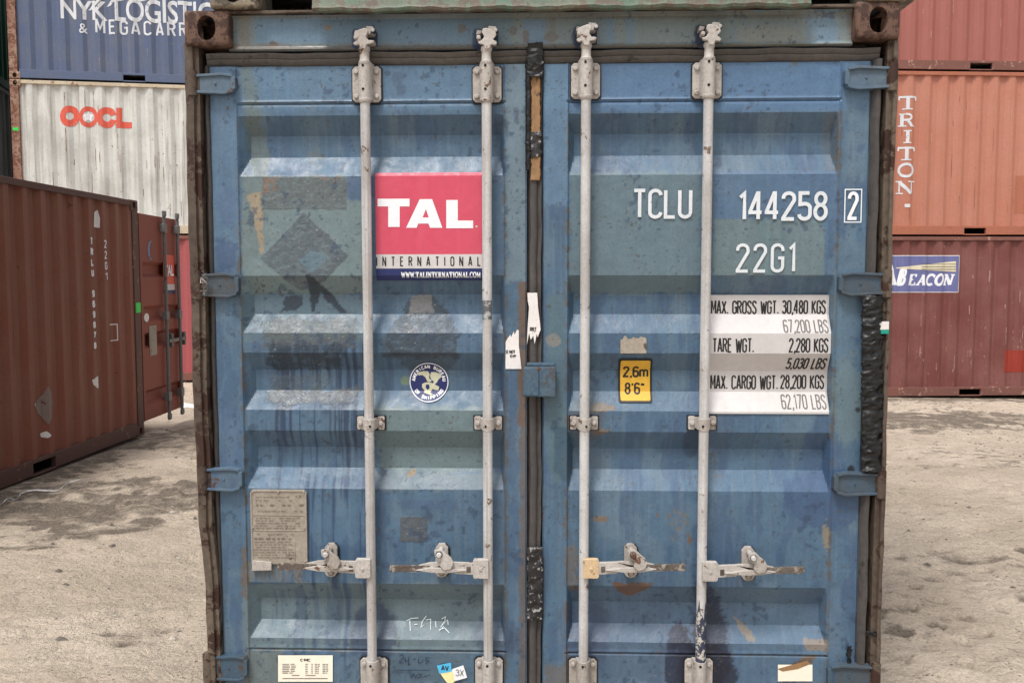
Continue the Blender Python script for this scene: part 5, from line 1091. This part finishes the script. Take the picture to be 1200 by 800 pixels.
# left-hand stack
LA = math.radians(11.5); LB = -.17; q0 = solve_end(Vector((-6.3, 12.45, 0)), LA, 19, LB)
D1 = bg_container((q0.x, q0.y, LB), LA, PAINTS['lpink'], PAINTS['rail_r'], 'rose-red container glimpsed under the white one, left of the blue doors')
q1 = q0+Vector((0, 0, 2.6)); D2 = bg_container(tuple(q1), LA, PAINTS['lwhite'], PAINTS['creamrail'], 'dirty white container with orange-red round lettering, middle of the stack on the left', post_mat=PAINTS['lpost'])
q2 = q0+Vector((0, 0, 5.2)); D3 = bg_container(tuple(q2), LA, PAINTS['lblue'], PAINTS['bluerail'], 'slate-blue container with large white lettering, top of the stack on the left', post_mat=PAINTS['lpost'])
f1 = lambda u, v: on_face(q1, LA, u, v, .02); f2 = lambda u, v: on_face(q2, LA, u, v, .02)
def ringpx(f, u, v, ru, rv, iu, iv, m, n=28, a0=0, a1=360):
    V = []; Fc = []
    for i in range(n+1):
        a = math.radians(a0+(a1-a0)*i/n); V += [f(u+ru*math.cos(a), v-rv*math.sin(a)), f(u+iu*math.cos(a), v-iv*math.sin(a))]
    for i in range(n): Fc.append((2*i, 2*i+2, 2*i+3, 2*i+1))
    return (V, Fc, m)
OI = M['orangeink']; g = [ringpx(f1, 81.5, 136.2, 11.8, 12.3, 4.3, 4.6, OI), ringpx(f1, 103.5, 137, 11, 12.3, 6.6, 6.8, OI), ringpx(f1, 125, 137.8, 12, 12.3, 4.5, 4.8, OI, a0=18, a1=342)]
for pts in ([(136.5, 126.5), (143, 126.5), (143, 142.5), (154.5, 143.5), (154.5, 150.5), (136.5, 149.8)],): g.append(polyl([f1(*q) for q in pts][::-1], OI))
st_ = [f1(103.5+(6.4 if i % 2 == 0 else 3.6)*math.sin(2*PI*i/10), 137-(6.6 if i % 2 == 0 else 3.8)*math.cos(2*PI*i/10)) for i in range(10)]
face_decal('painted_lettering', D2, q1, LA, [merge(g), polyl(st_, M['white'])])
def ft(f, txt, u0, v0, u1, v1, m, **k):
    a = f(u0, v1); b_ = f(u1, v0); return font_text(txt, a[0], a[1], b_[0], b_[1], **k)+(m,)
mg0 = f2(112, 39.5); mg1 = f2(252, 28.5); sw = [f2(*q) for q in ((103, 12), (111, 3), (118, -4), (124, -6), (113, 6), (106, 12))]
sw2 = [f2(*q) for q in ((124, 8), (130, 7), (133, 3), (145, 0), (150, -3), (140, -2), (130, 1), (127, 5))]; sw3 = [f2(*q) for q in ((152, 2), (172, 1), (178, -2), (160, -1))]
face_decal('painted_lettering', D3, q2, LA, [merge([ft(f2, 'NYK', 71.5, 2, 125, 22, M['oldwhite'], fat=.024), ft(f2, 'LOGISTICS', 135, 3.5, 262, 25, M['oldwhite'], fat=.02), strokes_text('MEGACARRIER', mg0[0], mg0[1], mg1[1]-mg0[1], .034, target_w=mg1[0]-mg0[0], gap=.32)+(M['oldwhite'],), ft(f2, '&', 93, 28, 102, 39, M['oldwhite'], fat=.01)]), merge([polyl(sw, M['oldwhite']), polyl(sw2, M['oldwhite']), polyl(sw3, M['oldwhite'])])])
mb = MB(); a, z_ = on_face(q1, LA, 15, 153, 0); mb.box(a, a+.09, -.002, .004, z_, z_+.05); mb.build('green_tape', M['green'], D2)
# boxes at the very left edge
G1 = Vector((-9.72, 13.5, 0)); GA = math.radians(107)
for z, key, lab in ((-.2, 'spaint', 'grey container on the ground at the far left edge, lowest of its stack'), (2.4, 'spaint', 'grey container with part of a red letter at the far left edge'), (5.0, 'gpaint', 'dark green container at the upper left edge above a grey one')):
    ex = Vector((math.cos(GA), math.sin(GA), 0)); o_ = G1-ex*1.9; rt = bg_container((o_.x, o_.y, z), GA, PAINTS[key], PAINTS[key], lab)
    if z > 1:
        loc = (o_.x, o_.y, z); tgt = (0, 174) if z < 3 else (-2, 12); mm = M['orangeink'] if z < 3 else M['white']
        s_, zz = on_face(loc, GA, tgt[0]-2, tgt[1], .014); decal('painted_lettering', [strokes_text('C' if z < 3 else 'O', s_-.2, zz-.25, .45, .09, sx=1.6)+(mm,)], rt, corr_breaks(-1, 7), 'x', lambda x, z: .014+corr_profile(x), off=.004)

def scuffs(root, n, m, seed, hmax, wmax=.012, zlo=.25):
    rg = random.Random(seed); out = []
    for k in range(n):
        s_ = (math.floor(rg.uniform(.6, 5.6)/PITCH)+rg.choice([.02, .1, .2, .27, .5, .75]))*PITCH; z_ = rg.uniform(zlo, 2.3); h_ = rg.uniform(.02, hmax); w_ = rg.uniform(.004, wmax); j = 7
        pts = [(s_+w_*rg.uniform(.15, 1), min(2.5, z_+h_*i/j)) for i in range(j+1)]+[(s_-w_*rg.uniform(.15, 1), min(2.5, z_+h_*i/j)) for i in range(j, -1, -1)]
        if z_+h_ < 2.5: out.append(polyl(pts, m))
    mg = merge(out); decal('scrapes', [(mg[0], mg[1], m)], root, corr_breaks(-1, 7), 'x', lambda x, z: .014+corr_profile(x), off=.003, step=.001)['kind'] = 'stuff'
M['rustrun'] = W_('rust_run', (142, 112, 90), (168, 142, 120), rust=(110, 78, 60), streak=.5, chips=.55, seed=66); M['paleo'] = W_('pale_orange_scuff', (206, 160, 142), (178, 122, 104), streak=.4, chips=.6, seed=67); M['darko'] = W_('dull_orange_stain', (150, 92, 76), (168, 108, 92), streak=.4, chips=.6, seed=68)
M['greyscuff'] = W_('grey_scuff', (128, 126, 128), (104, 108, 122), streak=.4, chips=.58, seed=69)
scuffs(D2, 80, M['rustrun'], 4, .4, .009); scuffs(D3, 46, M['greyscuff'], 5, .2, .02); scuffs(B, 40, M['paleo'], 6, .12, .01); scuffs(B, 26, M['darko'], 7, .45, .008); scuffs(C_, 46, M['paleo'], 8, .2, .011); scuffs(A, 40, M['rustrun'], 10, .3, .012)
# ---- red-brown container on the left with an open door leaf
RBZ = -.075; RBX = -4.42; REND = 6.62
K = bg_container((RBX, REND-6.058, RBZ), PI/2, PAINTS['brown'], PAINTS['brownrail'], 'red-brown container at the left, its side in view and one door swung open')
# its long side (local -y) faces world +x when rotated by 90 degrees
kf = lambda u, v, y=.014: on_face(Vector((RBX, REND-6.058, RBZ)), PI/2, u, v, y)
def vtext(chars, u, v0, v1, wu, mat, wd=.02):             # stacked characters read downwards
    out = []; n = len(chars)
    for i, ch in enumerate(chars):
        if ch == ' ': continue
        va = v0+(v1-v0)*i/n; vb = v0+(v1-v0)*(i+.72)/n; a0, z0 = kf(u, vb, 0); a1, z1 = kf(u+wu, va, 0); a0 = round((a0-.01)/PITCH)*PITCH+.008; a1 = a0+.052; out.append(strokes_text(ch, a0, z0, z1-z0, wd, target_w=a1-a0)+(mat,))
    return out
tt = vtext('TRLU 969878', 112.5, 279, 412, 5.5, M['white'])+vtext('22G1', 129, 282, 332, 4.8, M['white'], .014)
face_decal('serial_number', K, None, 0, [merge(tt)])
def kpoly(pts, m): return polyl([kf(*q) for q in pts], m)
M['primer'] = W_('grey_primer', (138, 120, 114), (124, 104, 98), streak=.3, chips=.62, seed=75)
for nm_, pts_, mm_ in (('peeled_scar', [(47, 470), (53, 462), (56, 452), (60, 460), (61, 470), (60, 490), (57, 497), (52, 488), (46, 482)], 'primer'), ('peeled_scar', [(39, 474), (44, 468), (44, 482)], 'plate'), ('peeled_scar', [(62, 467), (65, 472), (62, 477)], 'plate'),
        ('torn_sticker', [(51, 508), (56, 505), (60, 510), (57, 513), (52, 512)], 'paper'), ('torn_sticker', [(109, 445), (113, 441), (118, 439), (118, 452), (114, 455), (110, 451)], 'paper'),
        ('torn_sticker', [(114, 249), (117, 246), (118.5, 256), (118.5, 267), (113.5, 266)], 'paper'), ('torn_sticker', [(143, 368), (145.5, 367), (145.5, 373), (143, 374)], 'paper')):
    face_decal(nm_, K, None, 0, [kpoly(pts_, M[mm_])])
c = [kf(132, 400), kf(138.5, 379)]; t = .012; face_decal('warning_sticker', K, None, 0, [rect(c[0][0], c[0][1], c[1][0], c[1][1], M['paper']), rect(c[0][0]+t, c[0][1]+t, c[1][0]-t, c[1][1]-t, PAINTS['brown'])])
mb = MB(); a, z0 = kf(159.5, 366.5, 0); a1, z1 = kf(164.5, 354.5, 0); mb.box(a, a1, -.003, .003, z0, z1); mb.build('green_tape', M['green'], K)
scuffs(K, 50, M['darko'], 9, .6, .007)
# open leaf: parallel to world +Y behind the corner, outer face towards +x. local frame: x along leaf, outer face -y
leaf = bpy.data.objects.new('open_door', None); COL.objects.link(leaf); leaf.parent = K; leaf.location = (6.10, .02, 0); leaf.rotation_euler = (0, 0, math.radians(2)); leaf['label'] = 'open red-brown door leaf with grey locking bars beyond the corner post'
mb = MB(); zl = [.16, .3, .34, .44, .48, .95, .99, 1.09, 1.13, 1.25, 1.29, 1.39, 1.43, 1.75, 1.79, 1.89, 1.93, 2.2, 2.44]; yd = [.048 if y_ else 0 for y_ in (0, 0, 1, 1, 0, 0, 1, 1, 0, 0, 1, 1, 0, 0, 1, 1, 0, 0, 0)]
vs = [(xx_, yy_, z_) for z_, yy_ in zip(zl, yd) for xx_ in (.06, 1.14)]; mb.add(vs, [(2*i, 2*i+1, 2*i+3, 2*i+2) for i in range(len(zl)-1)])
mb.box(0, .06, -.004, .05, .14, 2.46); mb.box(1.14, 1.2, -.004, .05, .14, 2.46); mb.box(.06, 1.14, -.002, .05, 2.4, 2.46); mb.box(.06, 1.14, -.002, .05, .14, .2); mb.box(.0, 1.2, .05, .06, .14, 2.46)
PAINTS['leaf'] = W_('door_red_brown', (140, 72, 56), (124, 70, 58), rust=(92, 56, 46), streak=.4, chips=.66, seed=85, fine=.2); mb.build('door_panel', PAINTS['leaf'], leaf)
M['galv'] = W_('dull_galvanised', (112, 112, 112), (108, 106, 104), rust=(92, 76, 66), streak=.5, chips=.6, seed=95, rough=.4)
for xb in (.63, 1.04):
    mb = MB(); mb.cyl((xb, -.04, .06), (xb, -.04, 2.5), .019, n=12)
    for z_ in (.1, 2.5): mb.box(xb-.04, xb+.045, -.055, -.03, z_-.035, z_+.03)
    for z_ in (.34, 1.3, 2.33): mb.box(xb-.045, xb+.045, -.06, .0, z_-.05, z_+.05)
    for z_ in (1.0,): mb.box(xb, xb+.3 if xb < 1 else xb+.12, -.07, -.055, z_-.02, z_+.02); mb.box(xb+.08, xb+.12, -.07, 0, z_-.08, z_+.08)
    mb.build('locking_bar', M['galv'], leaf, bevel=.004, smooth=40)
decal('company_sticker', [rect(.66, 1.67, 1.0, 2.02, M['orangeprint'] if 'orangeprint' in M else M['orangeink']), rect(.66, 1.6, 1.0, 1.67, M['label']), rect(.66, 1.56, 1.0, 1.6, M['navy']), font_text('TAL', .68, 1.77, .97, 1.9, fat=.03)+(M['white'],)], leaf, off=.004, yf=lambda x, z: -.0, step=.002)
decal('round_seal', [ell(.32, 2.06, .1, .11, M['seal_pale'], 24), ell(.35, 2.06, .07, .105, PAINTS['leaf'], 24)], leaf, off=.004, step=.002)
decal('white_sticker', [ell(.13, 1.3, .07, .05, M['paper'], 14)], leaf, off=.006); mb = MB(); mb.box(.2, .4, -.006, .002, .86, 1.2); mb.build('data_plate', M['plate'], leaf)

# ---- the container standing on top of the blue one
tz = 2.58; tx = .045
T = empty('shipping_container', 'flaking green container stacked on top of the blue one, its lower sill showing', 'shipping container', (tx, 0, tz))
ty = -.07
b = MB(); x0 = UX(366, 8, ty)-tx; x1 = UX(950, 8, ty)-tx
# sill with a rolled, battered lower edge
vs = []; n = 120
for i in range(n+1):
    x = x0+(x1-x0)*i/n; wv = .0022*math.sin(i*.31)+.0015*math.sin(i*1.13); e = .012 if i in (0, n) else 0
    for yy, zz in ((ty+.03, .02), (ty+.012, -.024+wv+e*.5), (ty-.004, -.021+wv+e*.5), (ty-.008, -.012+wv), (ty-.002, .0), (ty, .16), (ty+.07, .16)): vs.append((x, yy, zz))
m = 7; b.add(vs, [(i*m+k, i*m+k+1, (i+1)*m+k+1, (i+1)*m+k) for i in range(n) for k in range(m-1)]+[tuple(range(m)), tuple(range(n*m+m-1, n*m-1, -1))])
b.v = [v for v in b.v]; so = b.build('door_sill', PAINTS['topgreen'], T, smooth=40)
for zx, me in ((UX(243, 8, ty)-tx+.083, CAST_L), (UX(1078, 5, ty)-tx-.083, CAST_R)):
    o = place_casting(me, (zx, ty+.015, 0), T, (1.02, 1, 1), PAINTS['topcast'])
    place_casting(me, (zx, 5.9, 0), T, (1.02, 1, 1), PAINTS['topcast']); place_casting(me, (zx, 5.9, 2.473), T, (1.02, 1, 1), PAINTS['topcast']); place_casting(me, (zx, ty+.015, 2.473), T, (1.02, 1, 1), PAINTS['topcast'])
for s in (-1, 1):
    b = MB(); b.box(s*1.2, s*1.06, ty, .12, .118, 2.473); b.build('corner_post', PAINTS['topcast'], T, bevel=.006)
    mb = MB(); corr_sheet(mb, .16, 5.9, s*1.2, .15, 2.53, swap=True, flip=(s < 0), sgn=-s); mb.build('side_wall', PAINTS['topgreen'], T)
    b = MB(); b.box(s*1.165, s*1.205, .16, 5.9, 2.52, 2.585); b.build('top_rail', PAINTS['topgreen'], T); b = MB(); b.box(s*1.165, s*1.205, .16, 5.9, .02, .16); b.build('bottom_rail', PAINTS['topgreen'], T)
    dz = [(.01, .54, s)]
    b = MB(); b.box(min(s*.01, s*1.05), max(s*.01, s*1.05), .01, .04, .17, 2.4)
    for zc in (.45, .85, 1.25, 1.65, 2.05): b.box(min(s*.1, s*.98), max(s*.1, s*.98), -.02, .012, zc, zc+.12)
    b.build('door', PAINTS['topgreen'], T, bevel=.01)
    for xb in (.17, .6):
        b = MB(); b.cyl((s*xb, -.04, .1), (s*xb, -.04, 2.5), .017, n=12); b.build('locking_bar', M['galv'], T, smooth=40)
b = MB(); b.box(-1.05, 1.05, 0, .1, 2.4, 2.58); b.build('door_header', PAINTS['topgreen'], T); b = MB(); b.box(-1.17, 1.17, .02, 6.0, 2.57, 2.582); b.build('roof', PAINTS['topgreen'], T)
b = MB(); b.box(-1.17, 1.17, .12, 6.0, .1, .15); b.build('floor', M['post'], T); b = MB(); b.box(-1.19, 1.19, 5.98, 6.03, .02, 2.58); b.build('end_wall', PAINTS['topgreen'], T)
for k in range(12):
    pass
mb = MB()
for k in range(14): mb.box(-1.15, 1.15, .3+k*.4, .34+k*.4, .01, .1)
mb.build('cross_members', M['post'], T)['kind'] = 'stuff'

# ---------------------------------------------------------------- litter on the dirt
pts = [(0, 592), (14, 585), (24, 580), (40, 577), (55, 577), (70, 573), (82, 567), (97, 563)]; P3 = []
for u, v in pts:
    d = ray(u, v); t = (-.07-EYE.z)/d.z; p = EYE+d*t; P3.append((p.x, p.y, gh(p.x, p.y)+.014))
P4 = []
for i in range(len(P3)-1):
    for k in range(4): f = k/4; P4.append(tuple(P3[i][j]*(1-f)+P3[i+1][j]*f for j in range(3)))
P4 = [(a, b_, gh(a, b_)+.012) for a, b_, c_ in P4]
mb = MB(); vs = []
for i, p in enumerate(P4): vs += [(p[0], p[1]-.012, p[2]), (p[0]+.004*math.sin(i), p[1]+.012, p[2]+.006)]
mb.add(vs, [(2*i, 2*i+1, 2*i+3, 2*i+2) for i in range(len(P4)-1)]); o = mb.build('plastic_strap', M['paper']); sm = o.modifiers.new('s', 'SOLIDIFY'); sm.thickness = .002
tag(o, 'thin white plastic strap lying on the dirt along the red-brown container', 'strap')
d = ray(219, 475); t = (-.13-EYE.z)/d.z; p = EYE+d*t; mb = MB(); rg = random.Random(3)
vs = []; n = 12
for j in range(n+1):
    for i in range(n+1):
        a = (i/n-.5); c_ = (j/n-.5); r_ = math.hypot(a, c_); x = p.x+a*.55; y = p.y+c_*.3; vs.append((x, y, gh(x, y)+.03*max(0, 1-2*r_)+.03*rg.random()*max(0, 1-2*r_)-.004))
mb.add(vs, [(j*(n+1)+i, j*(n+1)+i+1, (j+1)*(n+1)+i+1, (j+1)*(n+1)+i) for j in range(n) for i in range(n)]); o = mb.build('crumpled_sheet', M['paper']); tag(o, 'crumpled white plastic scrap on the dirt in the gap left of the blue doors', 'plastic scrap')
